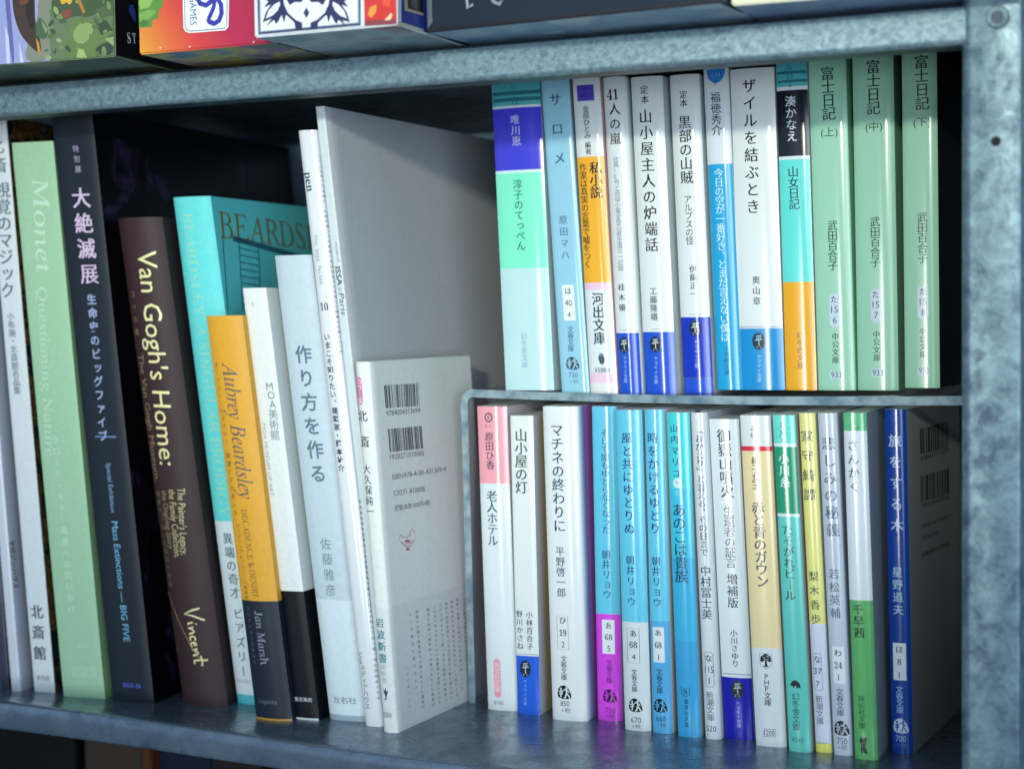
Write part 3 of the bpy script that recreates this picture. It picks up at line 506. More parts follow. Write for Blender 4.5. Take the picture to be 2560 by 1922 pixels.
# ---------------------------------------------------------------- the books
BOOKS = json.loads(r'''[
{"key":"U1","loc":[-242.5,101.0,156.79],"yaw":-0.8,"sh":-0.036,"w":25.89,"h":151.79,"d":105,"zones":[[139.0,137.87,107.6,106.26,59.74],[[82,184,190],[215,230,240],[66,66,214],[215,235,240],[130,240,206],[192,228,232]]],"items":[["V","call_number","ゆ",12.59,147.48,12.59,147.48,3.08,[44,120,132],"g"],["H","call_number","1",12.42,144.19,0.96,2.47,[44,120,132],"g"],["H","call_number","12",12.91,140.45,3.42,2.47,[44,120,132],"g"],["B","rule","fill",0.51,144.11,26.08,146.02,0,[44,120,132]],["B","rule","fill",0.57,141.03,26.15,142.9,0,[44,120,132]],["V","author_name","唯川恵",12.47,132.02,12.73,121.69,4.73,[196,200,240],"m"],["V","title","淳子のてっぺん",12.19,100.54,12.56,70.52,4.74,[40,112,112],"m"],["V","publisher_name","幻冬舎文庫",11.76,26.47,11.6,12.45,3.32,[150,184,204],"m"]],"prof":[1.6,3],"side":[205,225,228]},
{"key":"U2","loc":[-211.96,100.0,155.9],"yaw":-0.8,"sh":-0.0586,"w":14.59,"h":152.3,"d":105,"zones":[[],[[150,205,228]]],"items":[["V","title","サロメ",7.19,141.22,7.33,112.92,6.1,[58,92,122],"m"],["V","author_name","原田マハ",7.05,83.28,6.91,66.3,4.29,[84,118,148],"m"],["B","sticker","fill",4.09,34.81,10.15,52.02,0,[232,240,243]],["V","call_number","は",7.09,48.98,7.09,48.98,3.48,[38,62,82],"m"],["H","call_number","40",6.89,43.25,3.62,2.87,[38,62,82],"g"],["H","call_number","4",6.81,37.62,1.6,2.66,[38,62,82],"g"],["V","publisher_name","文春文庫",7.06,30.44,6.61,21.21,3.18,[70,105,130],"m"],["E","emblem","duo",6.98,14.14,6.97,6.36,[52,84,108],[170,205,222]],["H","price","730",6.89,8.39,4.7,2.46,[80,115,140],"g"],["H","price","+税",7.11,5.31,4.7,2.26,[110,145,165],"g"]],"prof":[1.0,6],"side":[160,190,205]},
{"key":"U3","loc":[-196.89,99.0,155.49],"yaw":-0.8,"sh":-0.0491,"w":13.98,"h":151.17,"d":105,"zones":[[113.34,53.12,49.87,9.65,5.06],[[222,231,233],[242,178,46],[236,200,226],[222,231,233],[236,205,226],[226,232,228]]],"items":[["B","sticker","fill",2.43,139.92,11.13,147.58,0,[82,70,192]],["V","call_number","か",6.81,145.76,6.81,145.76,2.42,[30,25,90],"g"],["H","call_number","47-1",6.82,142.53,5.45,2.01,[40,30,110],"g"],["V","author_name","金原ひとみ",6.63,135.96,6.7,123.31,3.83,[22,30,40],"m"],["V","author_name","編著",6.65,118.96,6.66,115.72,3.03,[22,30,40],"m"],["V","title","私小説",9.76,107.77,9.47,96.15,5.85,[22,30,40],"b"],["V","subtitle","作家は真実の言葉で嘘をつく",3.34,108.29,2.84,62.09,4.05,[60,50,35],"m"],["V","publisher_name","河出文庫",7.14,45.23,6.94,26.44,6.09,[38,62,82],"b"],["E","emblem","owl",7.1,16.78,3.46,6.1,[70,92,112],[150,170,180]],["H","price","¥1000",7.08,11.18,7.62,2.24,[80,95,110],"s"]],"prof":[1.6,3],"side":[225,180,185]},
{"key":"U4","loc":[-182.44,99.0,155.35],"yaw":-0.8,"sh":-0.0425,"w":11.48,"h":150.66,"d":105,"zones":[[29.02],[[222,231,233],[28,84,205]]],"items":[["H","title","41",5.13,142.09,5.83,4.8,[22,30,40],"s"],["V","title","人の嵐",5.83,135.22,5.47,121.18,5.6,[22,30,40],"m"],["V","subtitle","台風10号と両俣小屋全登山者生還の一記録",5.16,111.64,4.86,59.79,2.91,[110,128,140],"g"],["V","author_name","桂木優",4.68,50.71,4.47,41.13,3.43,[38,62,82],"m"],["B","rule","fill",2.48,30.37,8.07,30.66,0,[150,170,180]],["E","emblem","badge",4.45,23.25,5.86,7.58,[28,42,58],[200,215,220]],["V","publisher_name","ヤマケイ文庫",4.65,17.18,4.37,6.26,2.02,[170,200,235],"g"]],"prof":[2.2,2.4],"side":[222,231,233]},
{"key":"U5","loc":[-168.99,99.0,155.41],"yaw":-0.8,"sh":-0.0375,"w":15.68,"h":149.63,"d":105,"zones":[[29.31],[[222,231,233],[28,84,205]]],"items":[["V","title","定本",7.01,143.19,7.11,138.7,3.97,[22,30,40],"m"],["V","title","山小屋主人の炉端話",7.03,130.73,7.2,70.34,6.56,[22,30,40],"m"],["V","author_name","工藤隆雄",6.86,48.53,6.79,36.51,3.6,[38,62,82],"m"],["B","rule","fill",4.7,30.44,10.2,30.74,0,[150,170,180]],["E","emblem","badge",6.68,23.48,5.82,7.52,[28,42,58],[200,215,220]],["V","publisher_name","ヤマケイ文庫",6.66,16.76,6.11,5.72,2.01,[170,200,235],"g"]],"prof":[2.0,2.6],"side":[222,231,233]},
{"key":"U6","loc":[-150.6,101.0,155.76],"yaw":-0.8,"sh":-0.0364,"w":14.49,"h":149.16,"d":105,"zones":[[35.71,7.52,6.82],[[222,231,233],[18,52,190],[60,90,160],[30,84,212]]],"items":[["V","title","定本",7.0,139.67,6.92,135.72,3.75,[22,30,40],"m"],["V","title","黒部の山賊",7.01,126.81,6.83,101.06,6.12,[22,30,40],"m"],["V","subtitle","アルプスの怪",6.86,90.85,6.98,71.49,3.96,[22,30,40],"g"],["V","author_name","伊藤正一",7.8,58.06,7.68,46.63,3.37,[38,62,82],"m"],["B","rule","fill",5.14,36.83,10.55,37.14,0,[150,170,180]],["E","emblem","badge",7.54,30.52,5.77,7.46,[28,42,58],[200,215,220]],["V","publisher_name","ヤマケイ文庫",7.85,23.95,7.74,12.8,2.19,[170,200,235],"g"]],"prof":[2.2,2.4],"side":[222,231,233]},
{"key":"U7","loc":[-134.13,101.0,157.41],"yaw":-0.8,"sh":-0.0347,"w":11.97,"h":149.33,"d":105,"zones":[[105.01],[[216,227,234],[34,164,218]]],"items":[["E","call_number","half",6.19,146.31,8.99,8.8,[52,134,222],[150,195,235]],["H","call_number","ふ31",5.88,146.24,4.68,1.96,[150,190,235],"g"],["H","call_number","1",5.93,142.8,0.81,2.15,[38,62,82],"g"],["V","author_name","福徳秀介",5.71,135.75,5.74,120.53,4.89,[38,62,82],"m"],["V","title","今日の空が一番好き、とまだ言えない僕は",5.66,100.68,5.51,24.47,5.1,[190,232,245],"m"],["V","publisher_name","小学館文庫",5.78,19.03,5.6,8.16,2.57,[20,80,140],"g"]],"prof":[1.8,2.6],"side":[215,225,230]},
{"key":"U8","loc":[-122.79,102.0,157.27],"yaw":-0.8,"sh":-0.0261,"w":20.84,"h":148.4,"d":105,"zones":[[28.54],[[222,231,233],[24,144,210]]],"items":[["V","title","ザイルを結ぶとき",9.2,140.26,9.22,84.66,6.5,[22,30,40],"m"],["V","author_name","奥山章",9.4,50.89,9.37,41.16,3.69,[38,62,82],"m"],["B","rule","fill",0.11,29.03,20.74,29.56,0,[160,180,195]],["E","emblem","badge",9.67,22.69,6.16,8.0,[28,42,58],[150,200,225]],["V","publisher_name","ヤマケイ文庫",9.62,15.5,9.34,4.71,2.05,[170,215,240],"g"]],"prof":[1.6,3],"side":[222,231,233]},
{"key":"U9","loc":[-101.23,102.0,157.24],"yaw":-0.8,"sh":-0.0238,"w":14.44,"h":151.24,"d":105,"zones":[[138.86,137.15,107.16,105.64,49.71],[[82,186,196],[220,230,240],[24,29,42],[215,232,238],[100,222,216],[238,172,38]]],"items":[["V","call_number","み",6.33,147.29,6.33,147.29,3.02,[44,120,132],"g"],["H","call_number","23",6.42,143.56,4.39,2.41,[44,120,132],"g"],["H","call_number","2",6.51,139.82,1.88,2.41,[44,120,132],"g"],["B","rule","fill",0.56,144.6,14.41,145.79,0,[44,120,132]],["B","rule","fill",0.64,140.68,14.49,141.84,0,[44,120,132]],["V","author_name","湊かなえ",6.56,131.96,6.77,116.1,5.03,[215,230,238],"m"],["V","title","山女日記",6.77,99.93,6.91,85.16,5.05,[28,70,84],"m"],["V","publisher_name","幻冬舎文庫",7.58,25.31,7.55,11.38,3.25,[140,100,30],"m"]],"prof":[1.2,3],"side":[215,205,195]},
{"key":"U10","loc":[-86.31,102.0,157.3],"yaw":-3.2,"sh":-0.0239,"w":17.4,"h":151.25,"d":105,"zones":[[],[[160,215,190]]],"items":[["V","title","富士日記",9.2,143.25,9.35,125.26,6.18,[30,66,58],"m"],["H","volume_number","(上)",9.19,116.97,7.69,4.39,[30,66,58],"g"],["V","author_name","武田百合子",9.4,74.67,9.04,56.61,4.61,[44,86,80],"m"],["B","sticker","round",6.68,28.52,11.35,44.08,0.45,[196,216,232]],["V","call_number","た",9.18,41.32,9.18,41.32,3.42,[40,70,130],"m"],["H","call_number","15",9.14,36.79,3.14,3.02,[40,70,130],"g"],["H","call_number","6",9.09,31.96,1.88,2.82,[40,70,130],"g"],["V","publisher_name","中公文庫",9.16,24.41,8.93,13.83,3.22,[30,66,58],"m"],["B","sticker","round",6.08,5.06,11.54,8.89,0.2,[190,212,228]],["H","price","933",9.13,7.07,4.83,2.62,[40,80,110],"g"]],"prof":[1.6,3.2],"side":[150,205,170]},
{"key":"U11","loc":[-68.39,103.0,157.32],"yaw":-3.2,"sh":-0.0105,"w":18.6,"h":151.68,"d":105,"zones":[[],[[160,215,190]]],"items":[["V","title","富士日記",9.89,144.88,9.78,126.6,6.12,[30,66,58],"m"],["H","volume_number","(中)",9.74,118.38,7.61,4.35,[30,66,58],"g"],["V","author_name","武田百合子",9.62,75.82,9.51,57.62,4.57,[44,86,80],"m"],["B","sticker","round",6.88,30.48,11.68,45.92,0.45,[196,216,232]],["V","call_number","た",9.36,43.17,9.36,43.17,3.39,[40,70,130],"m"],["H","call_number","15",9.39,38.68,3.11,2.99,[40,70,130],"g"],["H","call_number","7",9.41,33.9,1.87,2.79,[40,70,130],"g"],["V","publisher_name","中公文庫",9.36,25.21,9.38,14.72,3.2,[30,66,58],"m"],["B","sticker","round",6.76,6.03,12.17,9.82,0.2,[190,212,228]],["H","price","933",9.78,8.02,4.78,2.6,[40,80,110],"g"]],"prof":[1.8,3.2],"side":[150,205,170]},
{"key":"U12","loc":[-47.27,104.0,158.44],"yaw":-3.2,"sh":-0.0044,"w":15.6,"h":150.13,"d":105,"zones":[[],[[160,215,190]]],"items":[["V","title","富士日記",9.05,144.55,9.37,126.23,6.06,[30,66,58],"m"],["H","volume_number","(下)",9.09,118.11,7.54,4.31,[30,66,58],"g"],["V","author_name","武田百合子",8.87,75.89,8.89,57.76,4.53,[44,86,80],"m"],["B","sticker","round",6.39,30.39,11.19,45.68,0.45,[196,216,232]],["V","call_number","た",8.84,42.96,8.84,42.96,3.36,[40,70,130],"m"],["H","call_number","15",8.9,38.52,3.08,2.96,[40,70,130],"g"],["H","call_number","8",8.95,33.78,1.85,2.77,[40,70,130],"g"],["V","publisher_name","中公文庫",8.67,25.18,8.67,14.98,3.17,[30,66,58],"m"],["B","sticker","round",6.03,5.78,11.35,9.54,0.2,[190,212,228]],["H","price","933",8.99,7.75,4.74,2.58,[40,80,110],"g"]],"prof":[1.6,3.4],"side":[44,52,60]},
{"key":"L1","loc":[-249.84,90.18,0.0],"yaw":2.0,"sh":-0.0231,"w":15.75,"h":149.36,"d":105,"zones":[[111.62],[[242,166,178],[220,232,235]]],"items":[["E","emblem","ring",6.55,144.0,4.24,4.67,[30,44,60],[242,166,178]],["H","call_number","3-1",5.93,139.75,2.87,1.7,[120,100,120],"g"],["V","author_name","原田ひ香",6.52,134.45,6.55,120.64,4.46,[60,66,92],"m"],["V","title","老人ホテル",6.75,105.44,6.46,83.61,5.75,[42,92,92],"m"],["B","publisher_label","round",4.29,6.26,8.01,25.62,0.5,[238,160,176]],["V","publisher_name","光文社文庫",6.34,22.21,5.99,10.41,3.22,[245,225,232],"g"],["H","price","¥780",6.42,3.79,5.14,1.93,[110,125,135],"g"]],"prof":[1.9,2.6],"side":[222,216,226],"lside":[228,156,188]},
{"key":"L2","loc":[-232.29,87.43,0.0],"yaw":2.0,"sh":-0.0108,"w":11.79,"h":145.17,"d":105,"zones":[[28.56],[[224,233,232],[36,96,216]]],"items":[["V","title","山小屋の灯",5.53,135.64,5.09,110.42,6.3,[40,70,74],"m"],["V","author_name","小林百合子",7.52,48.64,7.45,33.21,3.38,[38,62,82],"m"],["V","author_name","野川かさね",2.33,48.81,2.48,33.25,3.39,[38,62,82],"m"],["B","rule","fill",0.22,29.19,11.52,29.64,0,[170,180,200]],["E","emblem","badge",4.79,22.26,5.73,8.28,[28,42,58],[190,205,212]],["V","publisher_name","ヤマケイ文庫",4.63,16.1,4.35,5.26,1.81,[150,185,235],"g"]],"prof":[0.5,8],"side":[222,228,215],"art":"yellow"},
{"key":"L3","loc":[-211.88,81.6,0.0],"yaw":2.0,"sh":-0.0194,"w":17.66,"h":150.11,"d":105,"zones":[[],[[226,233,234]]],"items":[["V","title","マチネの終わりに",7.43,138.71,7.32,93.23,6.19,[44,70,100],"m"],["V","author_name","平野啓一郎",7.12,81.0,7.22,61.3,4.57,[60,88,112],"m"],["B","sticker","line",4.42,34.13,9.93,50.25,0,[120,135,145]],["V","call_number","ひ",7.32,48.01,7.32,48.01,3.54,[38,62,82],"m"],["H","call_number","19",7.23,42.08,3.47,2.92,[38,62,82],"s"],["H","call_number","2",7.16,36.57,1.63,2.71,[38,62,82],"g"],["V","publisher_name","文春文庫",7.25,29.6,7.17,20.75,3.44,[38,62,82],"m"],["E","emblem","duo",7.04,13.66,7.1,6.68,[18,26,36],[222,231,233]],["H","price","850",7.19,8.25,4.56,2.51,[38,62,82],"g"],["H","price","+税",7.52,4.94,4.78,2.51,[90,110,125],"g"]],"prof":[2.0,4],"side":[224,228,232],"art":"bluepink"},
{"key":"L4","loc":[-191.22,88.65,0.0],"yaw":2.0,"sh":-0.0071,"w":12.24,"h":149.9,"d":105,"zones":[[51.09],[[98,198,228],[214,72,226]]],"items":[["V","title","そして誰もゆとらなくなった",6.55,137.18,6.38,91.28,4.74,[40,90,135],"m"],["V","author_name","朝井リョウ",6.13,79.38,6.29,60.44,4.35,[36,84,130],"m"],["B","sticker","fill",3.43,32.1,9.63,48.37,0,[225,234,236]],["V","call_number","あ",6.64,45.52,6.64,45.52,3.32,[50,90,110],"m"],["H","call_number","68",6.64,40.02,3.68,2.7,[50,90,110],"s"],["H","call_number","5",6.64,34.62,1.73,2.7,[38,62,82],"g"],["V","publisher_name","文春文庫",6.83,27.88,6.65,19.24,3.23,[80,24,110],"m"],["E","emblem","duo",6.72,11.96,6.88,6.46,[46,14,62],[214,72,226]],["H","price","750",6.69,4.99,4.99,2.5,[96,30,120],"g"],["H","price","+税",6.63,2.28,4.34,2.09,[110,40,135],"g"]],"prof":[1.6,3],"side":[200,205,215]},
{"key":"L5","loc":[-172.21,74.08,0.0],"yaw":2.0,"sh":-0.0184,"w":12.68,"h":149.14,"d":105,"zones":[[50.7],[[98,198,228],[210,222,226]]],"items":[["V","title","風と共にゆとりぬ",5.52,136.09,5.59,94.15,5.22,[30,72,125],"m"],["V","author_name","朝井リョウ",5.45,79.53,5.59,60.15,4.24,[30,76,120],"m"],["B","sticker","line",2.78,31.71,8.71,47.87,0,[70,90,105]],["V","call_number","あ",5.87,45.4,5.87,45.4,3.45,[38,62,82],"m"],["H","call_number","68",5.81,40.14,3.8,2.84,[38,62,82],"s"],["H","call_number","4",5.85,34.57,1.69,2.64,[38,62,82],"g"],["V","publisher_name","文春文庫",5.84,27.48,5.8,19.37,3.25,[38,62,82],"m"],["E","emblem","duo",5.99,11.99,6.71,6.51,[14,24,34],[210,222,226]],["H","price","670",5.99,4.99,4.87,2.64,[38,62,82],"g"],["H","price","+税",6.11,2.15,4.23,2.03,[70,95,110],"g"]],"prof":[2,2.6],"side":[185,205,220]},
{"key":"L6","loc":[-158.05,73.26,0.0],"yaw":2.0,"sh":-0.0158,"w":9.46,"h":149.47,"d":105,"zones":[[52.1],[[98,198,228],[84,172,222]]],"items":[["V","title","時をかけるゆとり",3.91,136.35,3.99,94.71,5.19,[30,64,130],"m"],["V","author_name","朝井リョウ",3.99,79.7,4.09,60.66,4.21,[30,76,120],"m"],["B","sticker","fill",1.38,32.92,6.96,49.28,0,[220,230,234]],["V","call_number","あ",4.12,46.61,4.12,46.61,3.22,[38,62,82],"m"],["H","call_number","68",4.06,40.88,3.35,2.62,[38,62,82],"s"],["H","call_number","1",4.12,35.36,0.94,2.62,[38,62,82],"g"],["V","publisher_name","文春文庫",4.24,28.53,4.21,19.78,3.22,[26,60,90],"m"],["E","emblem","duo",4.33,12.94,6.66,6.46,[12,24,38],[84,172,222]],["H","price","660",4.37,6.9,4.62,2.62,[30,72,105],"g"],["H","price","+税",4.6,3.89,4.41,2.02,[50,95,130],"g"]],"prof":[1.6,2.6],"side":[205,205,205]},
{"key":"L7","loc":[-145.01,70.74,0.0],"yaw":2.0,"sh":-0.0266,"w":10.79,"h":148.38,"d":105,"zones":[[113.79,82.06,44.24],[[70,206,218],[64,192,222],[58,176,220],[58,164,216]]],"items":[["V","author_name","山内マリコ",3.72,141.24,3.97,120.69,3.75,[22,78,120],"m"],["E","call_number","disc",4.51,116.25,4.36,4.55,[205,232,238],[60,140,170]],["V","call_number","や",4.51,116.25,4.51,116.25,2.57,[60,140,170],"g"],["H","call_number","53",4.76,111.8,2.47,2.18,[170,225,240],"g"],["V","title","あのこは貴族",4.56,103.88,4.74,73.66,6.94,[22,62,100],"m"],["E","emblem","shield",4.59,20.77,4.19,4.59,[22,50,75],[58,164,216]],["V","publisher_name","集英社文庫",4.93,16.21,4.63,5.72,2.3,[22,55,82],"g"]],"prof":[1.6,2.6],"side":[200,205,205]},
{"key":"L8","loc":[-131.92,70.69,0.0],"yaw":2.0,"sh":-0.0363,"w":7.31,"h":148.49,"d":105,"zones":[[],[[210,220,226]]],"items":[["V","title","「おかえり」と言える、その日まで",3.81,140.39,3.72,85.17,4.99,[44,66,92],"m"],["V","author_name","中村富士美",3.87,76.66,3.71,56.95,4.8,[38,62,82],"m"],["B","sticker","rline",1.81,23.99,5.55,39.77,0.3,[90,105,120]],["V","call_number","な",3.54,36.99,3.54,36.99,3.43,[38,62,82],"m"],["H","call_number","115",3.52,31.86,4.01,3.0,[38,62,82],"g"],["H","call_number","1",3.38,26.73,0.89,3.0,[38,62,82],"g"],["V","publisher_name","新潮文庫",3.29,20.1,3.25,9.94,3.43,[60,80,95],"g"],["H","price","520",3.24,4.91,4.69,2.58,[50,70,85],"g"]],"prof":[1.8,2.6],"side":[205,212,220]},
{"key":"L9","loc":[-123.84,74.48,0.0],"yaw":2.0,"sh":-0.0406,"w":13.81,"h":145.4,"d":105,"zones":[[28.2],[[214,226,230],[20,26,168]]],"items":[["V","title","御嶽山噴火",6.76,137.63,7.13,112.72,6.15,[34,56,80],"m"],["V","subtitle","生還者の証言",7.32,103.71,7.11,80.34,5.1,[60,84,104],"m"],["V","subtitle","増補版",7.39,72.91,7.28,62.27,4.9,[40,62,84],"m"],["V","author_name","小川さゆり",6.91,48.41,6.97,34.56,3.31,[38,62,82],"m"],["B","rule","fill",0.5,29.46,14.11,30.0,0,[150,170,185]],["E","emblem","badge",7.25,22.85,5.99,8.35,[24,36,50],[180,195,205]],["V","publisher_name","ヤマケイ文庫",7.25,16.45,7.17,6.3,1.82,[150,170,225],"g"]],"prof":[1.2,3],"side":[205,212,220]},
{"key":"L10","loc":[-106.99,66.67,0.0],"yaw":2.0,"sh":-0.0407,"w":13.87,"h":147.69,"d":105,"zones":[[133.96,131.88,44.13],[[218,224,224],[214,44,66],[230,214,164],[212,222,226]]],"items":[["V","call_number","あ",6.43,142.05,6.43,142.05,3.33,[90,90,100],"m"],["H","call_number","66",6.48,138.93,3.68,2.71,[90,90,100],"g"],["H","call_number","1",6.52,135.49,0.97,2.71,[60,60,80],"g"],["V","author_name","彬子女王",6.44,127.48,6.1,116.53,3.96,[60,62,66],"b"],["V","title","赤と青のガウン",6.45,106.64,6.82,73.77,6.06,[48,58,66],"b"],["E","emblem","tree",6.64,38.2,5.88,6.93,[16,26,36],[190,205,212]],["H","publisher_name","P",6.51,31.39,1.97,2.31,[22,30,40],"g"],["H","publisher_name","H",6.48,28.66,1.97,2.31,[22,30,40],"g"],["H","publisher_name","P",6.45,25.93,1.97,2.31,[22,30,40],"g"],["V","publisher_name","文庫",6.61,22.8,6.67,19.76,3.16,[22,30,40],"m"],["B","price_box","line",4.06,4.55,9.31,7.93,0,[22,30,40]],["H","price","1200",6.63,6.23,4.6,2.32,[22,30,40],"g"]],"prof":[1.5,3],"side":[215,220,220]},
{"key":"L11","loc":[-90.62,62.08,0.0],"yaw":2.0,"sh":-0.0418,"w":9.95,"h":148.2,"d":105,"zones":[[135.88,134.34,105.02,103.68],[[108,220,206],[210,232,230],[34,150,112],[205,232,230],[98,200,190]]],"items":[["V","call_number","お",4.41,144.07,4.41,144.07,2.88,[50,140,135],"g"],["H","call_number","34",4.54,140.48,3.85,2.26,[50,140,135],"g"],["H","call_number","9",4.47,136.88,1.71,2.26,[50,140,135],"g"],["B","rule","fill",0.69,142.48,9.42,142.6,0,[60,160,150]],["B","rule","fill",0.71,138.79,9.44,138.89,0,[60,160,150]],["V","author_name","小川糸",4.29,129.17,4.38,118.69,4.63,[215,235,232],"m"],["V","title","たそがれビール",4.47,97.8,4.26,68.93,4.75,[24,84,88],"m"],["E","emblem","beast",4.49,29.89,4.57,3.94,[12,36,42],[98,200,190]],["V","publisher_name","幻冬舎文庫",4.22,24.5,3.96,11.02,3.43,[16,60,64],"g"],["H","price","¥540",4.19,5.34,5.41,2.08,[40,110,110],"g"]],"prof":[1.2,2.8],"side":[205,205,205]},
{"key":"L12","loc":[-79.3,64.58,0.0],"yaw":2.0,"sh":-0.0428,"w":7.09,"h":149.07,"d":105,"zones":[[56.71,4.09],[[228,226,136],[208,216,232],[224,224,110]]],"items":[["V","title","家守綺譚",3.2,138.91,3.13,113.27,5.33,[70,86,66],"m"],["V","author_name","梨木香歩",3.07,77.51,3.15,58.78,4.33,[70,84,76],"m"],["B","sticker","rline",1.04,27.44,4.66,43.72,0.3,[120,140,170]],["V","call_number","な",2.87,41.04,2.87,41.04,3.31,[38,62,82],"m"],["H","call_number","37",2.82,35.88,3.44,2.69,[38,62,82],"g"],["H","call_number","7",2.63,30.19,1.62,2.69,[38,62,82],"g"],["V","publisher_name","新潮文庫",2.81,23.5,2.74,13.89,3.21,[60,80,100],"g"],["E","ornament","scallop",3.07,4.2,4.57,1.04,[40,46,50],[0,0,0]]],"prof":[1.4,2.6],"side":[205,205,190]},
{"key":"L13","loc":[-70.8,62.39,0.0],"yaw":2.0,"sh":-0.0399,"w":8.2,"h":149.27,"d":105,"zones":[[],[[190,201,214]]],"items":[["V","title","悲しみの秘義",4.2,135.95,4.35,98.48,5.7,[66,92,116],"m"],["V","author_name","若松英輔",3.95,79.29,3.76,62.22,4.4,[92,116,138],"m"],["B","sticker","fill",1.54,31.52,6.79,47.78,0,[220,230,236]],["V","call_number","わ",4.06,44.85,4.06,44.85,3.39,[38,62,82],"m"],["H","call_number","24",4.01,39.53,3.42,2.67,[38,62,82],"s"],["H","call_number","1",3.87,34.3,0.85,2.67,[38,62,82],"g"],["V","publisher_name","文春文庫",4.08,27.96,3.95,18.73,3.39,[70,90,110],"m"],["E","emblem","duo",4.14,12.08,6.59,6.59,[12,22,34],[188,198,212]],["H","price","750",4.08,6.44,4.5,2.68,[60,80,100],"g"],["H","price","+税",4.15,3.57,4.28,2.27,[90,110,125],"g"]],"prof":[1.6,2.6],"side":[186,196,210]},
{"key":"L14","loc":[-60.72,58.77,0.0],"yaw":2.0,"sh":-0.0274,"w":9.95,"h":149.71,"d":105,"zones":[[141.97,69.03],[[92,184,130],[212,222,230],[94,172,104]]],"items":[["V","call_number","ち",4.19,145.86,4.19,145.86,2.62,[36,90,66],"g"],["H","call_number","3-1",4.59,143.15,3.56,1.81,[36,90,66],"g"],["V","title","さんかく",3.83,135.59,4.03,117.97,4.83,[46,76,104],"m"],["V","author_name","千早茜",3.71,64.93,3.98,55.02,4.56,[20,62,44],"b"],["V","publisher_name","祥伝社文庫",3.9,26.42,3.8,14.73,2.85,[22,64,44],"g"],["E","emblem","cat",4.01,6.11,3.87,7.34,[12,40,28],[0,0,0]]],"prof":[1.4,3],"side":[180,196,214]},
{"key":"L15","loc":[-48.29,74.86,0.0],"yaw":-3.0,"sh":-0.0147,"w":9.42,"h":150.49,"d":105,"zones":[[],[[14,62,152]]],"items":[["V","title","旅をする木",4.61,136.69,4.77,99.99,5.5,[185,210,232],"m"],["V","author_name","星野道夫",4.44,79.53,4.52,63.15,4.51,[165,200,226],"m"],["B","sticker","fill",1.74,32.3,7.47,48.59,0,[214,226,236]],["V","call_number","ほ",4.67,45.73,4.67,45.73,3.29,[38,62,82],"m"],["H","call_number","8",4.56,40.28,1.82,2.67,[38,62,82],"s"],["H","call_number","1",4.44,34.62,0.86,2.68,[38,62,82],"g"],["V","publisher_name","文春文庫",4.31,28.24,4.43,19.2,3.4,[150,190,225],"m"],["E","emblem","duo",4.59,12.32,6.81,6.6,[196,216,234],[22,80,172]],["H","price","700",4.48,6.65,4.51,2.68,[150,190,225],"g"],["H","price","+税",4.62,3.78,4.51,2.06,[60,110,180],"g"],["CB","barcode","bar",[[24.8,140.36],[81.58,140.12],[80.49,127.6],[24.97,129.06]],[30,34,40]],["CT","printed_text","9784167515027",24.79,126.92,81.69,126.82,1.88,[34,38,44],"g"],["CB","barcode","bar",[[24.14,119.18],[80.43,118.16],[80.4,106.13],[24.31,107.86]],[30,34,40]],["CT","printed_text","1920195007000",25.26,105.87,79.78,104.76,1.88,[34,38,44],"g"],["CT","printed_text","ISBN4-16-751502-7",25.61,96.66,81.5,95.4,1.57,[50,54,60],"g"],["CT","printed_text","C0195 ¥700E",25.16,91.32,57.59,90.46,1.67,[50,54,60],"g"],["CT","printed_text","定価(本体700円+税)",24.56,84.11,76.62,82.79,2.3,[44,48,54],"g"]],"prof":[1.5,2.6],"side":[205,208,210]},
{"key":"B0","loc":[-516.31,49.7,0.0],"yaw":8.0,"sh":-0.0545,"w":5.0,"h":275.8,"d":190,"zones":[[],[[64,66,84]]],"items":[],"prof":[0.4,6],"side":[40,44,56],"art":"dark"},
{"key":"B1","loc":[-503.48,42.79,0.0],"yaw":8.0,"sh":-0.0656,"w":5.6,"h":274.81,"d":200,"zones":[[],[[214,219,228]]],"items":[["R","publisher_name","マガジンハウス",7.36,79.79,7.66,54.33,3.37,[30,34,44],"gb"],["V","small_print","編集人発行人販売部広告部定価電話",6.27,114.46,5.97,83.97,1.05,[130,140,155],"g"],["V","small_print","東京都中央区銀座三丁目印刷所",8.67,52.46,7.97,25.04,0.84,[130,140,155],"g"]],"prof":[0.5,6],"side":[196,202,216]},
{"key":"B2","loc":[-490.93,45.67,0.0],"yaw":8.0,"sh":-0.0675,"w":12.12,"h":300.89,"d":200,"zones":[[],[[222,229,232]]],"items":[["V","title","北斎",5.42,285.32,6.29,275.37,8.26,[50,84,104],"m"],["V","title","視覚のマジック",6.89,262.54,4.88,210.37,8.27,[50,84,104],"m"],["V","subtitle","小布施・北斎館名品集",5.2,196.79,5.36,158.28,4.16,[70,100,116],"m"],["V","emblem","北斎館",5.71,42.29,5.5,20.53,7.27,[36,66,74],"b"],["H","publisher_name","平凡社",6.14,7.6,7.85,2.86,[50,70,80],"m"]],"prof":[0.6,5],"side":[214,219,226],"art":"gold"},
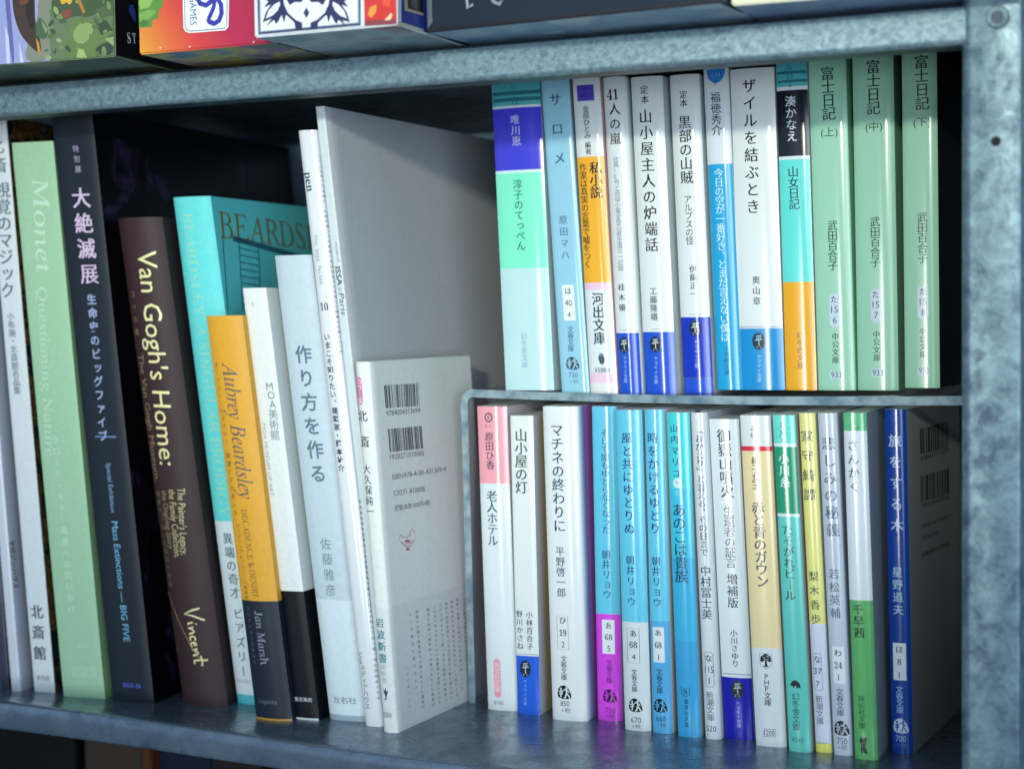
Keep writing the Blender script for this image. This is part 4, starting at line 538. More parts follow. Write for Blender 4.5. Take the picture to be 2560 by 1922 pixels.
{"key":"B3","loc":[-468.81,41.46,0.0],"yaw":6.0,"sh":-0.0787,"w":24.36,"h":286.02,"d":215,"zones":[[],[[163,205,168]]],"items":[["R","title","Monet",15.17,267.13,12.34,219.18,8.85,[196,232,204],"sr"],["R","subtitle","Questioning Nature",10.2,211.65,5.73,124.54,5.16,[188,226,196],"sr"],["V","subtitle","クロード・モネ—風景への問いかけ",9.65,132.95,10.02,45.63,4.32,[192,228,200],"m"],["H","year","2026",13.81,26.95,5.58,1.53,[190,226,196],"g"],["H","publisher_name","ARTIZON",13.69,14.98,14.1,2.56,[192,228,200],"g"],["H","publisher_name","MUSEUM",13.79,11.8,14.11,2.56,[192,228,200],"g"]],"prof":[0.6,6],"side":[150,190,138]},
{"key":"B4","loc":[-437.66,41.45,0.0],"yaw":5.0,"sh":-0.0936,"w":23.79,"h":300.46,"d":225,"zones":[[],[[27,38,48]]],"items":[["V","subtitle","特別展",12.59,281.0,12.7,270.66,3.46,[180,170,205],"g"],["V","title","大絶滅展",12.71,256.01,12.78,217.55,10.21,[214,190,220],"b"],["V","subtitle","生命史のビッグファイブ",12.59,204.72,10.82,135.46,5.31,[158,172,212],"gb"],["B","rule","fill",6.23,134.86,18.33,135.5,0,[110,140,185]],["R","subtitle","Special Exhibition",12.32,121.79,12.01,96.76,2.51,[130,165,210],"g"],["R","subtitle","Mass Extinctions — BIG FIVE",12.31,92.13,12.11,31.11,3.52,[120,190,228],"g"],["H","year","2025-26",12.28,8.8,10.51,2.15,[90,110,230],"g"]],"prof":[0.7,5],"side":[10,11,15],"art":"purple"},
{"key":"B5","loc":[-401.02,47.02,0.0],"yaw":5.0,"sh":-0.1275,"w":25.38,"h":245.54,"d":190,"zones":[[],[[58,40,43]]],"items":[["R","title","Van Gogh's Home:",15.9,228.7,12.14,120.87,9.62,[232,226,164],"g"],["V","subtitle","ゴッホ展",4.07,207.08,3.21,187.92,3.27,[150,130,96],"g"],["R","subtitle","The Van Gogh Museum.",3.8,176.9,3.51,112.27,4.04,[150,130,96],"g"],["R","subtitle","The Painter's Legacy,",17.46,109.49,14.69,75.77,3.72,[196,184,130],"g"],["R","subtitle","the Family Collection,",12.32,108.78,10.57,74.41,3.73,[196,184,130],"g"],["R","subtitle","the Ongoing Story",7.44,108.07,6.99,78.52,3.48,[150,136,100],"g"],["V","subtitle","画家がつないだ家族の物語",2.78,106.12,2.83,60.5,2.99,[128,112,84],"g"],["R","signature","Vincent",13.56,48.87,15.28,21.03,9.78,[232,226,164],"c"],["R","signature","————",0.04,56.05,16.62,21.37,0.27,[150,130,96],"line"],["H","year","2025-26",1.94,27.73,0.74,1.79,[150,130,96],"r"]],"prof":[4.5,2.2],"side":[44,32,36],"hard":1},
{"key":"B6","loc":[-375.11,58.67,0.0],"yaw":3.0,"sh":-0.1218,"w":21.56,"h":255.64,"d":190,"zones":[[92.13,4.91],[[104,218,220],[216,232,236],[96,198,208]]],"items":[["R","title","BEARDSLEY, A SINGULAR PRODIGY",8.38,247.44,7.65,94.35,5.42,[158,220,186],"sr"],["V","title","異端の奇才",7.71,83.43,7.97,56.16,5.73,[44,92,108],"m"],["V","title","ビアズリー",8.27,45.63,6.89,16.79,5.49,[44,92,108],"m"],["H","publisher_name","IMAGEN",5.74,11.76,7.81,1.75,[180,150,205],"g"],["CT","title","BEARDSLEY",7.24,241.56,146.95,237.17,13.51,[122,116,52],"sr"],["CB","illustration","rungs",[[25.32,233.97],[45.47,232.77],[39.18,197.63],[20.3,197.68]],[30,104,122]]],"prof":[2.6,3],"side":[92,206,216],"hard":1},
{"key":"B7","loc":[-347.46,32.36,0.0],"yaw":4.0,"sh":-0.1166,"w":19.62,"h":195.54,"d":148,"zones":[[57.73],[[222,164,50],[28,38,52]],1],"items":[["R","title","Aubrey Beardsley",10.42,173.1,10.94,107.0,7.73,[86,82,92],"i"],["V","subtitle","オーブリー・ビアズリー",2.89,171.63,3.07,134.45,2.39,[110,82,44],"m"],["V","subtitle","欲望とデカダンス",3.28,127.83,3.22,100.1,2.65,[110,82,44],"m"],["R","subtitle","DECADENCE & DESIRE",8.56,102.06,9.2,58.87,3.11,[100,84,66],"sr"],["V","subtitle","ヴィクトリア&アルバート博物館",4.02,93.6,3.87,59.01,2.04,[110,86,50],"g"],["V","subtitle","コレクションを中心に",3.66,53.63,3.82,27.99,1.8,[112,122,138],"g"],["R","author_name","Jan Marsh",9.41,52.69,9.38,26.74,4.07,[142,152,168],"sr"],["H","publisher_name","Seigensha",8.4,9.19,9.99,2.16,[88,100,116],"s"]],"prof":[2.4,2.6],"side":[206,134,28]},
{"key":"B8","loc":[-328.88,39.54,0.0],"yaw":3.0,"sh":-0.1164,"w":12.77,"h":208.66,"d":150,"zones":[[62.2],[[226,232,230],[11,16,26]],1],"items":[["V","title","美術館",8.65,147.64,8.31,137.53,5.0,[104,128,128],"g"],["H","title","M",8.51,161.08,3.46,3.57,[104,128,128],"g"],["H","title","O",8.85,156.8,3.71,3.57,[104,128,128],"g"],["H","title","A",9.04,152.4,3.34,3.57,[104,128,128],"g"],["R","subtitle","MOA MUSEUM OF ART",2.77,143.07,2.46,108.02,1.91,[140,160,158],"g"],["H","publisher_name","東京美術",5.8,9.85,9.5,2.22,[215,222,230],"g"],["E","emblem","ring",4.75,200.87,1.4,1.74,[150,160,160],[226,232,230]]],"prof":[0.8,4],"side":[214,221,222]},
{"key":"B9","loc":[-312.97,44.13,0.0],"yaw":3.0,"sh":-0.1128,"w":20.01,"h":224.04,"d":150,"zones":[[58.26,2.84],[[192,209,218],[212,228,234],[160,178,188]]],"items":[["V","title","作り方を作る",10.27,176.15,10.41,118.88,8.63,[88,114,136],"gb"],["V","author_name","佐藤雅彦",9.98,85.19,9.69,62.77,5.68,[108,130,148],"g"],["H","publisher_name","左右社",10.0,9.99,12.47,3.34,[70,92,108],"g"]],"prof":[2.2,3],"side":[200,214,220],"hard":1},
{"key":"B10","loc":[-290.5,39.04,0.0],"yaw":1.0,"sh":-0.107,"w":9.55,"h":282.76,"d":210,"zones":[[],[[224,230,234]]],"items":[["R","title","pen",3.27,262.91,3.62,253.67,4.37,[56,76,84],"s"],["R","subtitle","Oct. 2025",3.83,232.85,3.39,220.51,1.69,[110,126,136],"g"],["R","subtitle","No.569",3.88,218.3,3.63,209.68,1.69,[110,126,136],"g"],["H","issue_number","10",3.89,199.02,4.39,3.38,[60,80,96],"s"],["V","title","いまこそ知りたい、建築家・藤本壮介",3.47,184.52,3.24,122.4,3.32,[44,66,92],"gb"],["V","publisher_name","CEメディアハウス",2.61,33.81,2.75,9.42,3.1,[66,86,100],"g"],["V","small_print","二〇二五年十月号毎月一日発売第二十九巻第十号通巻五六九号発行人編集人定価八八〇円",9.76,270.29,9.65,177.46,1.51,[96,104,128],"g"],["V","small_print","発売雑誌販売営業部広告部電話東京都品川区上大崎三丁目一番一号印刷製本大日本",10.62,106.47,8.8,13.61,1.52,[70,84,104],"g"]],"prof":[1.6,3],"side":[206,214,226]},
{"key":"B11","loc":[-280.46,40.43,0.0],"yaw":-1.0,"sh":-0.1073,"w":4.7,"h":293.83,"d":210,"zones":[[],[[206,220,222]]],"items":[["R","subtitle","musical",3.28,229.76,3.4,220.13,1.68,[110,126,132],"sr"],["R","title","ISSA",2.51,217.79,2.72,208.84,2.69,[50,74,88],"gb"],["R","title","in",2.42,208.0,2.57,206.14,1.68,[90,110,118],"g"],["R","title","Paris",2.93,205.12,3.06,194.83,2.69,[56,80,94],"gi"]],"prof":[0.4,6],"side":[190,193,198]},
{"key":"B12","loc":[-276.12,31.06,0.0],"yaw":-1.5,"sh":-0.0685,"w":7.4,"h":173.0,"d":105,"zones":[[58.25],[[228,234,230],[220,227,224]],1],"items":[["B","colour_badge","round",-0.0,152.94,2.94,166.02,0.5,[224,112,166]],["V","edition","カラー版",1.62,163.86,1.36,154.92,2.92,[245,225,238],"gb"],["V","title","北斎",1.93,147.68,2.06,135.64,5.38,[34,54,76],"m"],["V","author_name","大久保純一",2.01,122.96,1.93,103.25,4.34,[60,84,100],"m"],["V","publisher_name","岩波新書",2.68,51.26,2.81,34.69,4.37,[40,132,150],"b"],["V","publisher_name","波新書",2.63,30.69,2.78,24.33,2.61,[170,186,186],"m"],["E","emblem","bird",2.85,18.37,3.45,6.26,[40,52,84],[150,90,150]],["H","series_number","1369",2.9,8.27,4.56,2.3,[110,122,130],"s"],["CB","barcode","bar",[[12.84,161.52],[47.3,161.1],[46.4,150.05],[13.07,150.76]],[48,52,66]],["CT","printed_text","9784004313694",12.92,148.28,46.73,148.07,2.44,[52,56,66],"g"],["CB","barcode","bar",[[13.43,140.86],[47.01,140.27],[47.14,129.16],[13.51,129.91]],[48,52,66]],["CT","printed_text","1920271010005",13.28,127.68,47.17,127.01,2.44,[52,56,66],"g"],["CT","printed_text","ISBN978-4-00-431369-4",14.07,118.15,68.84,117.48,2.44,[64,68,80],"g"],["CT","printed_text","C0271 ¥1000E",14.18,110.44,45.38,109.69,2.45,[64,68,80],"g"],["CT","printed_text","定価(本体1000円+税)",14.02,103.35,49.68,102.51,3.03,[64,68,80],"g"],["CB","emblem","ewer",[[16.68,94.03],[33.17,92.12],[31.39,81.15],[14.97,83.26]],[196,96,124]],["CV","blurb","作品の魅力を語りながら北斎の生涯をたどる",77.35,50.49,75.29,6.28,1.52,[74,96,112],"g"],["CV","blurb","画業の変遷と同時代の文化を読み解いていき",70.16,51.6,68.1,7.44,1.53,[74,96,112],"g"],["CV","blurb","風景版画や花鳥画の名作をカラーで紹介する",64.07,51.43,61.88,5.64,1.53,[74,96,112],"g"],["CV","blurb","最新の研究成果をふまえて新たな像を描き出し",58.1,51.53,55.89,5.48,1.53,[74,96,112],"g"],["CV","blurb","江戸の町人たちに親しまれた絵師の全体像に",52.2,51.63,49.99,5.6,1.53,[74,96,112],"g"],["CV","blurb","これまで知られていない肉筆画の世界にも光を",45.8,51.82,43.59,5.56,1.54,[74,96,112],"g"],["CV","blurb","関係の出版や展覧会での紹介をもとに著者が",39.08,51.53,36.91,5.87,1.54,[74,96,112],"g"],["CV","blurb","関係の出版や展覧会での紹介をもとに著者が",27.68,52.28,27.01,6.87,1.55,[70,92,108],"g"],["CV","blurb","という視点も盛り込んだ。",20.78,52.06,21.73,13.53,1.55,[80,100,116],"g"],["CV","blurb","（はじめにより）",14.21,28.19,14.02,6.7,1.35,[90,106,122],"g"]],"prof":[1.2,3],"side":[212,214,220]}
]''')
GU = 'pocket paperbacks standing on the acrylic riser'; GL = 'pocket paperbacks standing under the acrylic riser'; GA = 'large books and magazines leaning at the left'
INFO = {
 'U1': 'thick paperback with mint green, violet and teal blocks, first on the acrylic riser',
 'U2': 'pale sky blue paperback with widely spaced title, taller than its riser neighbours',
 'U3': 'white paperback with purple square sticker and mustard yellow spine block',
 'U4': 'slim white paperback with blue foot and numeral 41 at its top',
 'U5': 'wide white paperback with blue foot and oval badge, between two slimmer blue-footed ones',
 'U6': 'white paperback whose dark blue foot is a loose wrap with a double edge',
 'U7': 'cyan and white paperback with a blue half circle at the top of its spine',
 'U8': 'broad white paperback with bright cerulean foot on the riser, beside the black and turquoise one',
 'U9': 'paperback with black author block, turquoise middle and orange foot',
 'U10': 'light green paperback volume marked 6, first of the three green volumes',
 'U11': 'light green paperback volume marked 7, middle of the three green volumes',
 'U12': 'light green paperback volume marked 8, nearest the steel post',
 'L1': 'white paperback with pink top, against the upright leg of the riser',
 'L2': 'slim white paperback with blue foot and yellow back cover, standing lower than its neighbours',
 'L3': 'thick plain white paperback with outlined number box and black boulder emblem',
 'L4': 'sky blue paperback with magenta foot',
 'L5': 'sky blue paperback with white foot and outlined number box',
 'L6': 'sky blue paperback all blue to its foot, with white number label',
 'L7': 'turquoise to azure paperback with shield emblem at its foot',
 'L8': 'thin pale grey paperback with rounded number box and dark blue ribbon on top',
 'L9': 'white paperback with navy blue foot and round badge, under the riser',
 'L10': 'cream yellow paperback with red stripe and little tree emblem',
 'L11': 'teal paperback with dark green author block and small beast emblem',
 'L12': 'thin lime yellow paperback with lavender lower part',
 'L13': 'grey lavender paperback with white number label and black boulder emblem',
 'L14': 'white paperback with green top and green lower third',
 'L15': 'deep blue paperback with grey back cover and barcodes, beside the steel post',
 'B0': 'dark patterned magazine edge at the far left end of the row',
 'B1': 'thin greyish white magazine with bold publisher lettering low on its spine',
 'B2': 'white art catalogue with gold patterned cover, left of the light green one',
 'B3': 'light green art catalogue with pale lettering, left of the navy one',
 'B4': 'tall dark navy catalogue with pinkish foil characters',
 'B5': 'dark brown round-backed hardback with gold lettering and signature',
 'B6': 'turquoise hardback with white wrap band, half hidden behind the mustard book',
 'B7': 'mustard orange book with dark slate lower band',
 'B8': 'white museum guide with black lower band',
 'B9': 'pale blue-grey hardback with large slate characters and lighter wrap band',
 'B10': 'white glossy magazine with small lowercase masthead at its spine top',
 'B11': 'tall thin programme with pale spine and large plain grey back cover',
 'B12': 'small white book with pink badge on spine, two barcodes on its back cover',
}
books = {}
for d in BOOKS:
    k = d['key']
    if k[0] in 'UL': nm, cat, grp, ro, ir = 'paperback_book', 'paperback', GU if k[0] == 'U' else GL, .16, .17
    elif k in ('B0', 'B1', 'B10'): nm, cat, grp, ro, ir = 'magazine', 'magazine', GA, .2, .3
    elif k in ('B5', 'B6', 'B9'): nm, cat, grp, ro, ir = 'hardback_book', 'hardback', GA, .52, .36
    elif k == 'B11': nm, cat, grp, ro, ir = 'programme_booklet', 'booklet', GA, .45, .5
    else: nm, cat, grp, ro, ir = 'softback_book', 'book', GA, .42, .42
    books[k] = Book(d, nm, INFO[k], cat, grp, ro, ir)
# the picture on the navy catalogue's back cover
b4 = books['B4']; fl = Flat()
fl.poly([(26, 52), (150, 40), (150, 80), (110, 118), (70, 138), (40, 150), (26, 152), (26, 146), (44, 142), (66, 128), (90, 104), (104, 70), (60, 66), (26, 70)])
arch = Flat(); arch.stroke([(24, 236), (36, 237), (50, 234), (66, 226), (84, 212), (100, 192), (112, 168)], 7.0)
b4.on_cover('cover_picture', arch, [ink((74, 52, 104), .4)])
b11 = books['B11']; fl = Flat(); fl.stroke([(6.0, 1), (6.0, b11.h - 1)], .35); b11.on_cover('hinge_crease', fl, [ink((206, 212, 220), .5)])
for k_, c_ in (('B7', (196, 150, 50)), ('B8', (222, 228, 232))):
    q_ = books[k_]; fl = Flat(); fl.poly([(.2, .05), (q_.w - .2, .05), (q_.w - .2, 1.0), (.2, 1.0)]); q_.on_spine('board_edge', fl, [ink(c_, .4)], .1)
ribbon = mesh('ribbon', [(2.2, 1.0, 148), (4.6, 1.0, 148.2), (4.6, 3.2, 149.4), (2.2, 3.2, 149.4), (2.2, .2, 148.9), (4.6, .2, 148.9)], [(0, 1, 5, 4), (4, 5, 2, 3)], books['L8'].root, [ink((24, 30, 90), .7)])
for v in ribbon.data.vertices: v.co.x += books['L8'].sh * 149 * MM

# ---------------------------------------------------------------- board game boxes on the shelf above
BOXES = json.loads(r'''[
{"key":"G1","loc":[-474.0,-44.94,311.3],"yaw":4,"w":105.85,"h":52,"d":150,"polys":[["poly","front",[[25.54,48.55],[68.66,45.02],[66.03,24.76],[67.72,13.83],[72.01,-0.69],[23.95,-0.0]],[150,158,206],0,0],["poly","front",[[55.03,-1.92],[73.39,0.36],[71.0,10.76],[76.03,44.41],[63.94,45.4],[67.95,21.21]],[126,132,116],0.02,0],["poly","front",[[47.46,41.03],[50.19,40.81],[51.87,17.78],[53.02,-0.65],[50.97,-0.52]],[98,98,160],0.04,0],["poly","front",[[55.39,10.09],[57.78,-0.94],[55.74,-0.81]],[196,204,226],0.04,0],["poly","front",[[48.11,18.04],[49.99,12.17],[50.28,-0.48],[48.57,-0.37]],[196,204,230],0.04,0],["poly","front",[[51.99,43.52],[65.21,42.46],[64.27,22.61],[64.77,16.88],[67.23,8.73],[66.86,3.17],[61.44,7.4],[56.83,12.29],[53.96,18.78],[52.46,25.76]],[66,50,42],0.06,0],["poly","front",[[59.8,42.89],[64.2,42.54],[63.36,21.54],[64.03,14.65],[61.68,15.38],[59.5,21.82]],[42,32,30],0.08,0],["poly","front",[[64.6,11.19],[66.22,8.8],[67.0,3.05],[65.43,4.86]],[196,140,56],0.1,0],["poly","front",[[56.15,34.63],[61.5,31.93],[61.01,26.84],[56.57,26.31]],[106,66,48],0.1,0],["poly","front",[[65.89,20.22],[68.57,19.46],[71.46,14.71],[70.65,10.21],[65.6,10.55],[64.37,14.63]],[70,96,66],0.12,0],["poly","front",[[67.88,18.94],[70.98,14.46],[70.11,12.52],[68.47,16.05]],[132,150,110],0.14,0],["poly","front",[[74.69,44.52],[108.3,41.77],[107.71,20.03],[101.23,22.18],[92.55,17.75],[85.98,19.91],[77.9,17.09],[72.65,20.87]],[64,84,54],0.05,0],["poly","front",[[76.75,0.72],[80.27,6.73],[83.04,9.95],[80.47,13.52],[85.97,19.35],[92.52,16.63],[100.48,18.87],[105.97,16.24],[105.5,-0.82]],[96,120,68],0.06,0],["poly","front",[[84.03,9.88],[85.14,13.76],[89.21,16.58],[94.79,15.34],[95.02,11.95],[91.6,7.68],[86.93,6.58]],[132,158,96],0.08,0],["poly","front",[[85.76,0.72],[86.88,4.88],[89.51,4.15],[91.39,0.36]],[150,176,108],0.08,0],["poly","front",[[94.79,3.52],[98.81,6.07],[104.74,7.36],[105.24,1.72],[99.95,-0.19]],[48,66,48],0.08,0],["poly","front",[[100.84,8.18],[105.77,8.97],[105.65,4.5]],[140,160,104],0.1,0],["poly","front",[[96.61,21.4],[105.86,24.08],[106.03,18.47],[99.12,17.29]],[74,96,60],0.09,0],["poly","front",[[96.42,14.67],[101.73,16.54],[105.19,11.81],[98.92,10.0]],[52,72,48],0.09,0],["poly","front",[[77.63,30.71],[84.62,30.17],[84.49,25.67],[82.46,24.41],[81.51,26.17],[79.8,24.88],[78.15,25.57]],[206,168,46],0.14,0],["poly","front",[[79.05,22.11],[82.41,23.0],[84.71,21.7],[83.29,18.69],[79.95,18.65],[78.33,20.18]],[126,70,58],0.14,0],["stroke","front",[[86.24,28.92],[88.76,24.22],[90.51,20.43]],[166,120,44],0.14,1.6],["poly","side",[[12.46,24.98],[16.71,25.66],[17.95,17.57],[15.85,18.11],[11.81,22.03]],[40,66,150],0.05,0],["text:S","side",[[10.23,9.77],[12.87,10.15]],[200,205,215],0.05,7.5],["text:T","side",[[14.56,10.28],[17.33,10.56]],[200,205,215],0.05,7.5]],"front":[104,120,92],"side":[12,13,16],"bot":[[96,116,88],[52,60,52],[150,146,104]]},
{"key":"G2","loc":[-355.95,-37.0,311.3],"yaw":0.2,"w":72.0,"h":52,"d":150,"polys":[["poly","front",[[-1.3,35.45],[9.09,34.5],[13.46,23.62],[13.03,19.79],[10.99,18.58],[10.56,15.02],[7.54,14.71],[7.13,11.69],[3.09,11.62],[-0.27,11.89]],[92,140,62],0.04,0],["poly","front",[[-0.63,23.16],[4.2,27.19],[8.82,24.57],[6.02,20.38],[1.3,19.66]],[140,180,88],0.06,0],["poly","front",[[0.58,18.05],[5.99,19.27],[9.99,18.38],[5.89,15.4],[1.14,14.11]],[120,166,78],0.06,0],["poly","front",[[-0.22,13.66],[2.53,15.67],[6.5,13.13],[1.76,12.11]],[70,118,56],0.06,0],["poly","front",[[23.65,33.18],[47.0,31.05],[47.37,20.17],[46.82,8.54],[45.12,7.21],[26.91,7.43],[24.7,8.26],[23.69,9.83]],[232,240,240],0.05,0],["strokeclosed","front",[[24.63,33.09],[46.36,31.11],[46.47,20.25],[45.94,9.16],[44.49,8.02],[27.2,8.18],[25.38,8.98],[24.62,10.3]],[36,52,90],0.06,0.35],["text:GAMES","front",[[28.9,23.39],[28.97,10.67]],[44,58,140],0.08,5.4],["stroke","front",[[31.24,22.64],[32.47,19.8],[35.7,18.71],[38.99,20.61],[41.6,21.21],[43.33,18.34],[43.49,14.52],[42.13,11.64],[39.71,10.47],[37.14,11.49],[36.53,12.91]],[52,56,160],0.08,2.3],["stroke","front",[[40.3,21.05],[39.56,17.57],[37.86,14.44],[36.71,12.62]],[52,56,160],0.1,2.0],["poly","front",[[11.09,2.57],[12.09,2.38],[11.87,1.79],[11.14,1.9]],[226,200,190],0.09,0],["poly","front",[[26.31,1.87],[27.29,1.69],[27.08,1.1],[26.36,1.21]],[226,200,190],0.09,0],["poly","front",[[58.91,1.37],[59.86,1.19],[59.66,0.61],[58.96,0.72]],[226,200,190],0.09,0]],"front":[206,92,52],"side":[150,34,52],"bot":[[92,126,170],[200,194,80],[150,100,150],[80,120,80]],"grad":1},
{"key":"G3","loc":[-286.67,-52.3,311.3],"yaw":0.5,"w":67.36,"h":52,"d":150,"polys":[["poly","front",[[2.48,31.37],[50.56,26.89],[50.33,1.59],[2.38,1.54]],[108,140,160],0.02,0],["poly","front",[[3.58,31.27],[49.69,26.98],[49.3,2.44],[3.39,2.41]],[226,232,234],0.04,0],["stroke","front",[[2.35,31.38],[2.38,1.54],[50.33,1.54],[50.51,26.9]],[40,44,92],0.05,0.9],["poly","front",[[14.07,17.77],[14.86,12.49],[16.6,8.95],[20.15,5.8],[23.25,4.41],[23.19,1.39],[20.06,1.9],[19.53,4.81],[15.67,8.25],[14.69,4.93],[13.55,8.42],[11.97,5.93],[10.73,4.72],[9.85,6.62],[5.82,4.06],[8.02,6.51],[11.13,8.88],[8.95,7.22],[4.33,6.01],[5.96,10.08],[8.48,13.02],[5.09,12.15],[7.29,14.43],[4.87,15.95],[11.34,18.01]],[40,44,92],0.06,0],["poly","front",[[36.82,15.81],[35.82,10.74],[33.97,7.53],[30.34,4.98],[27.21,4.09],[27.14,1.09],[30.25,1.1],[30.91,3.9],[34.84,6.69],[35.66,3.27],[36.91,6.52],[38.33,3.83],[39.49,2.45],[40.41,4.18],[44.17,1.05],[42.17,3.78],[39.28,6.59],[41.3,4.62],[45.68,2.73],[44.3,6.95],[42.01,10.22],[45.22,8.82],[43.21,11.41],[45.59,12.49],[39.47,15.58]],[40,44,92],0.06,0],["poly","front",[[5.9,7.46],[7.2,10.51],[10.0,12.89],[12.77,13.97],[12.92,12.65],[11.77,10.39],[9.29,8.5]],[226,232,234],0.08,0],["poly","front",[[44.24,4.38],[43.13,7.56],[40.54,10.34],[37.91,11.85],[37.71,10.58],[38.72,8.18],[41.04,5.93]],[226,232,234],0.08,0],["poly","front",[[25.37,10.47],[26.82,8.17],[25.27,6.01],[23.95,8.41]],[40,44,92],0.08,0],["poly","front",[[14.65,16.68],[20.39,16.19],[23.95,13.81],[23.32,12.82],[19.72,13.12],[17.57,12.0]],[40,44,92],0.08,0],["poly","front",[[36.2,14.83],[30.56,15.32],[26.94,13.55],[27.51,12.47],[31.09,12.17],[33.14,10.7]],[40,44,92],0.08,0],["poly","front",[[52.31,26.73],[67.57,25.31],[66.97,0.42],[52.36,0.76]],[206,50,46],0.04,0],["poly","front",[[53.9,5.14],[55.12,8.11],[58.04,8.99],[57.69,5.85],[55.62,3.72]],[226,150,60],0.06,0],["poly","front",[[61.37,2.24],[64.59,5.03],[65.15,4.23],[64.25,2.27]],[228,206,170],0.06,0],["poly","front",[[52.4,2.96],[67.01,2.55],[66.97,0.42],[52.36,0.76]],[140,60,66],0.05,0],["poly","front",[[60.45,13.77],[65.02,12.36],[63.78,7.39],[60.92,8.64]],[226,84,56],0.05,0],["poly","side",[[7.25,26.63],[24.39,29.7],[23.54,7.35],[6.49,6.82]],[168,150,130],0.03,0],["poly","side",[[9.78,27.08],[24.39,29.7],[23.57,8.25],[9.06,7.99]],[16,16,24],0.05,0],["poly","side",[[12.84,22.48],[18.71,23.5],[18.17,9.4],[12.32,9.01]],[60,64,70],0.07,0],["poly","side",[[1.98,1.5],[23.8,1.58],[23.77,0.85],[1.93,0.27]],[170,176,150],0.04,0],["poly","side",[[2.23,25.73],[3.59,25.97],[2.89,1.68],[1.3,1.45]],[200,206,210],0.05,0]],"front":[214,222,226],"side":[34,50,128],"bot":[[130,160,174],[176,200,208],[160,120,128]]},
{"key":"G4","loc":[-217.97,-28.06,311.3],"yaw":-3.94,"w":129.89,"h":52,"d":170,"polys":[["poly","front",[[0.06,2.01],[129.26,1.58],[129.57,-0.11],[0.02,-0.07]],[14,18,28],0.02,0],["poly","front",[[0.03,0.33],[129.24,0.16],[129.37,-0.59],[0.25,-0.63]],[84,140,206],0.03,0],["stroke","front",[[18.95,16.06],[19.7,8.36],[22.11,9.78]],[150,160,172],0.04,1.2],["stroke","front",[[30.4,11.85],[32.12,9.64],[34.44,8.6],[35.64,10.32]],[130,142,156],0.04,1.4],["stroke","front",[[31.3,12.79],[36.24,11.29],[35.04,9.36]],[120,134,150],0.04,1.2],["poly","front",[[0.22,29.4],[2.35,29.17],[2.78,4.12],[0.17,1.74]],[92,104,116],0.03,0]],"front":[32,42,56],"side":[40,52,66],"bot":[[180,206,222],[130,170,200],[214,226,232]]},
{"key":"G5","loc":[-86.5,-29.0,311.3],"yaw":3,"w":110.0,"h":48,"d":150,"polys":[],"front":[222,224,196],"side":[200,205,190],"bot":[[120,150,190],[150,176,206],[90,116,166]]}
]''')
GG = 'board game boxes overhanging the upper shelf'
BI = {'G1': 'board game box with woodland painting front and black side',
      'G2': 'orange to crimson board game box with white rounded publisher plate and green leaves',
      'G3': 'board game box with white and navy mask panel and red end strip',
      'G4': 'wide slate grey board game box with pale blue underside',
      'G5': 'cream board game box at the right end, by the steel post'}
def under_mat(cols):
    m, t, b = new_mat('box_underside'); N = t.nodes; tc = N.new('ShaderNodeTexCoord'); n = N.new('ShaderNodeTexNoise'); n.inputs['Scale'].default_value = 26; n.inputs['Detail'].default_value = 3; n.inputs['Distortion'].default_value = .7
    r = N.new('ShaderNodeValToRGB'); r.color_ramp.elements[0].position = .36; r.color_ramp.elements[0].color = lin(cols[0], ALB); r.color_ramp.elements[1].position = .64; r.color_ramp.elements[1].color = lin(cols[-1], ALB)
    for i, c in enumerate(cols[1:-1]): q = r.color_ramp.elements.new(.36 + .28 * (i + 1) / (len(cols) - 1)); q.color = lin(c, ALB)
    t.links.new(tc.outputs['Object'], n.inputs['Vector']); t.links.new(n.outputs['Fac'], r.inputs[0]); t.links.new(r.outputs[0], b.inputs['Base Color']); b.inputs['Roughness'].default_value = .4; return m
def sunset_mat():
    m, t, b = new_mat('printed_gradient'); N = t.nodes; tc = N.new('ShaderNodeTexCoord'); s_ = N.new('ShaderNodeSeparateXYZ'); a = N.new('ShaderNodeMath'); a.operation = 'MULTIPLY_ADD'; a.inputs[1].default_value = .55
    mr = N.new('ShaderNodeMapRange'); mr.inputs['From Max'].default_value = .052; r = N.new('ShaderNodeValToRGB'); E = r.color_ramp.elements
    E[0].position = 0; E[0].color = lin((224, 158, 54), ALB); E[1].position = 1; E[1].color = lin((176, 36, 74), ALB); q = E.new(.35); q.color = lin((216, 104, 54), ALB); q = E.new(.62); q.color = lin((206, 62, 60), ALB)
    t.links.new(tc.outputs['Object'], s_.inputs[0]); t.links.new(s_.outputs['Z'], a.inputs[0]); t.links.new(s_.outputs['X'], a.inputs[2]); t.links.new(a.outputs[0], mr.inputs['Value']); t.links.new(mr.outputs[0], r.inputs[0]); t.links.new(r.outputs[0], b.inputs['Base Color']); b.inputs['Roughness'].default_value = .4; return m
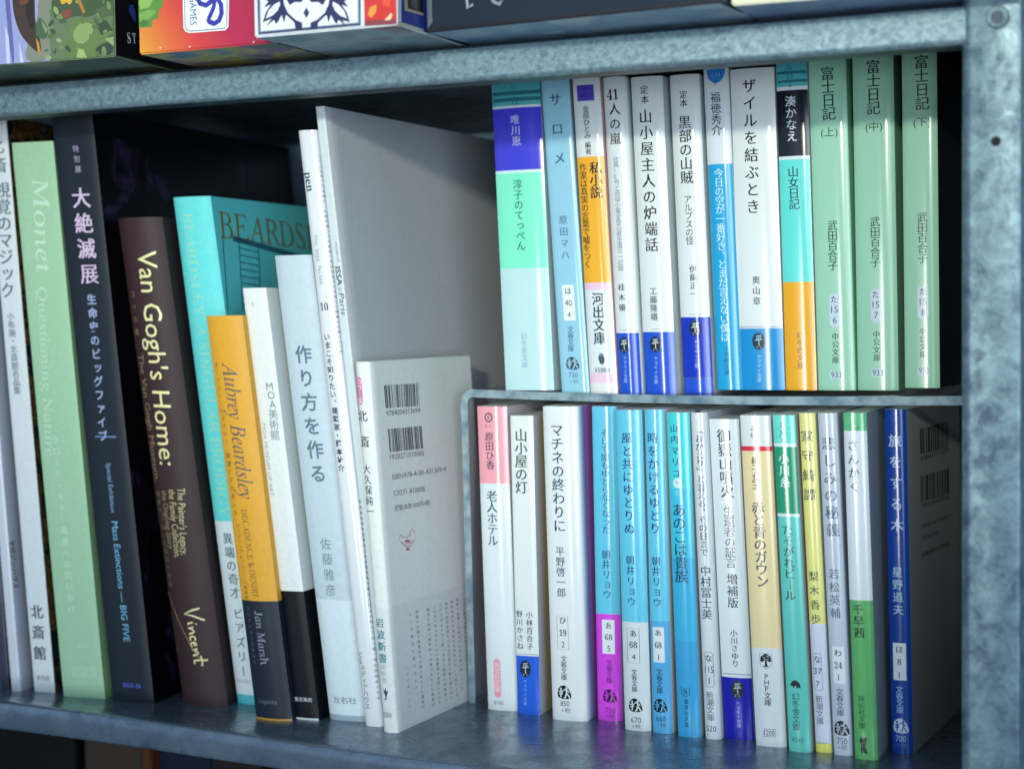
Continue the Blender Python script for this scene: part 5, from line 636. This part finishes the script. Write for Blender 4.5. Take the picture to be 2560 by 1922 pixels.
for d in BOXES:
    root = thing('board_game_box', BI[d['key']], 'board game', d['loc'], d['yaw'], GG); w, h, D = d['w'], d['h'], d['d']
    ms = [sunset_mat() if d.get('grad') else paper(d['front'], .38), paper(d['side'], .38), under_mat(d['bot'])]
    bev_box('box_lid', 0, w, 0, D, 0, h, root, None, .7, 2, lambda nrm: 0 if nrm.y < -.5 else (2 if nrm.z < -.5 else 1), ms)
    groups = {}
    for kind, face, P, col, lay, wd in d['polys']:
        fl = groups.setdefault((face, tuple(col)), Flat()); off = lay
        if kind == 'poly': 
            if face == 'front': P = [(min(max(a, .4), w - .4), min(max(b, .4), h - .4)) for a, b in P]
            else: P = [(min(max(a, .4), D), min(max(b, .4), h - .4)) for a, b in P]
            if d['key'] == 'G1' and len(P) > 4 and min(abs(a) for a, b in P) > -1: P = chaikin(P) if col != [150, 158, 206] else P
            fl.poly(P, off)
        elif kind == 'stroke': fl.stroke(P, wd, off)
        elif kind == 'strokeclosed': fl.stroke(P, wd, off, 0, True)
        elif kind.startswith('text:'): put_line(fl, kind[5:], P[0], P[1], wd * .62, 's' if len(kind) == 6 else 'g', off)
    if d['key'] == 'G1':              # painterly dabs of foliage and bark
        rr = random.Random(11)
        for i in range(70):
            u, z = rr.uniform(w - 36, w - 2), rr.uniform(1, h - 3)
            c_ = rr.choice(((112, 138, 84), (84, 108, 64), (140, 164, 104), (58, 78, 52), (100, 124, 74), (70, 92, 70)))
            r_ = rr.uniform(.6, 2.2); a_ = rr.uniform(0, 6.28); P = [(u + r_ * math.cos(t_) * math.cos(a_) - r_ * .55 * math.sin(t_) * math.sin(a_), z + r_ * math.cos(t_) * math.sin(a_) + r_ * .55 * math.sin(t_) * math.cos(a_)) for t_ in [k * 6.283 / 9 for k in range(9)]]
            P = [(min(max(a, .4), w - .4), min(max(b, .4), h - .4)) for a, b in P]
            groups.setdefault(('front', c_), Flat()).poly(P, .075 + i * .0004)
    for (face, col), fl in groups.items():
        nm = 'front_print' if face == 'front' else 'side_print'
        if face == 'front': V = [(a, -.06 - l, b) for (a, b), l in zip(fl.V, fl.L)]
        else: V = [(w + .06 + l, a, b) for (a, b), l in zip(fl.V, fl.L)]
        mesh(nm, V, fl.F, root, [ink(col, .38)])

# ---------------------------------------------------------------- books and an added dark block on the shelf below
LOWB = [(-650, 119, 130, (10, 11, 14), 'black block added for the dark gap left of the tan book, shelf below'), (-529, 40.4, 135, (62, 54, 44), 'tan book standing in shadow on the shelf below'), (-487.8, 7.0, 133, (84, 48, 26), 'thin orange book on the shelf below, beside the tan one'),  # first entry: black block added to darken the empty gap at left
        (-480, 35, 140, (16, 28, 54), 'dark blue book on the shelf below'), (-442, 33, 136, (34, 27, 25), 'dark brown book on the shelf below'), (-407, 30, 142, (15, 20, 27), 'dark slate book on the shelf below, rightmost of its row')]
for x, w, y, col, lab in LOWB:
    root = thing('softback_book', lab, 'book', (x, y, -321.5), 0, 'books on the shelf below')
    bev_box('cover', 0, w, 0, 180, 0, 297, root, paper(col, .4), .8)
    bev_box('pages', .6, w - .6, 3, 181, 1, 297.3, root, pages_mat(), 0)
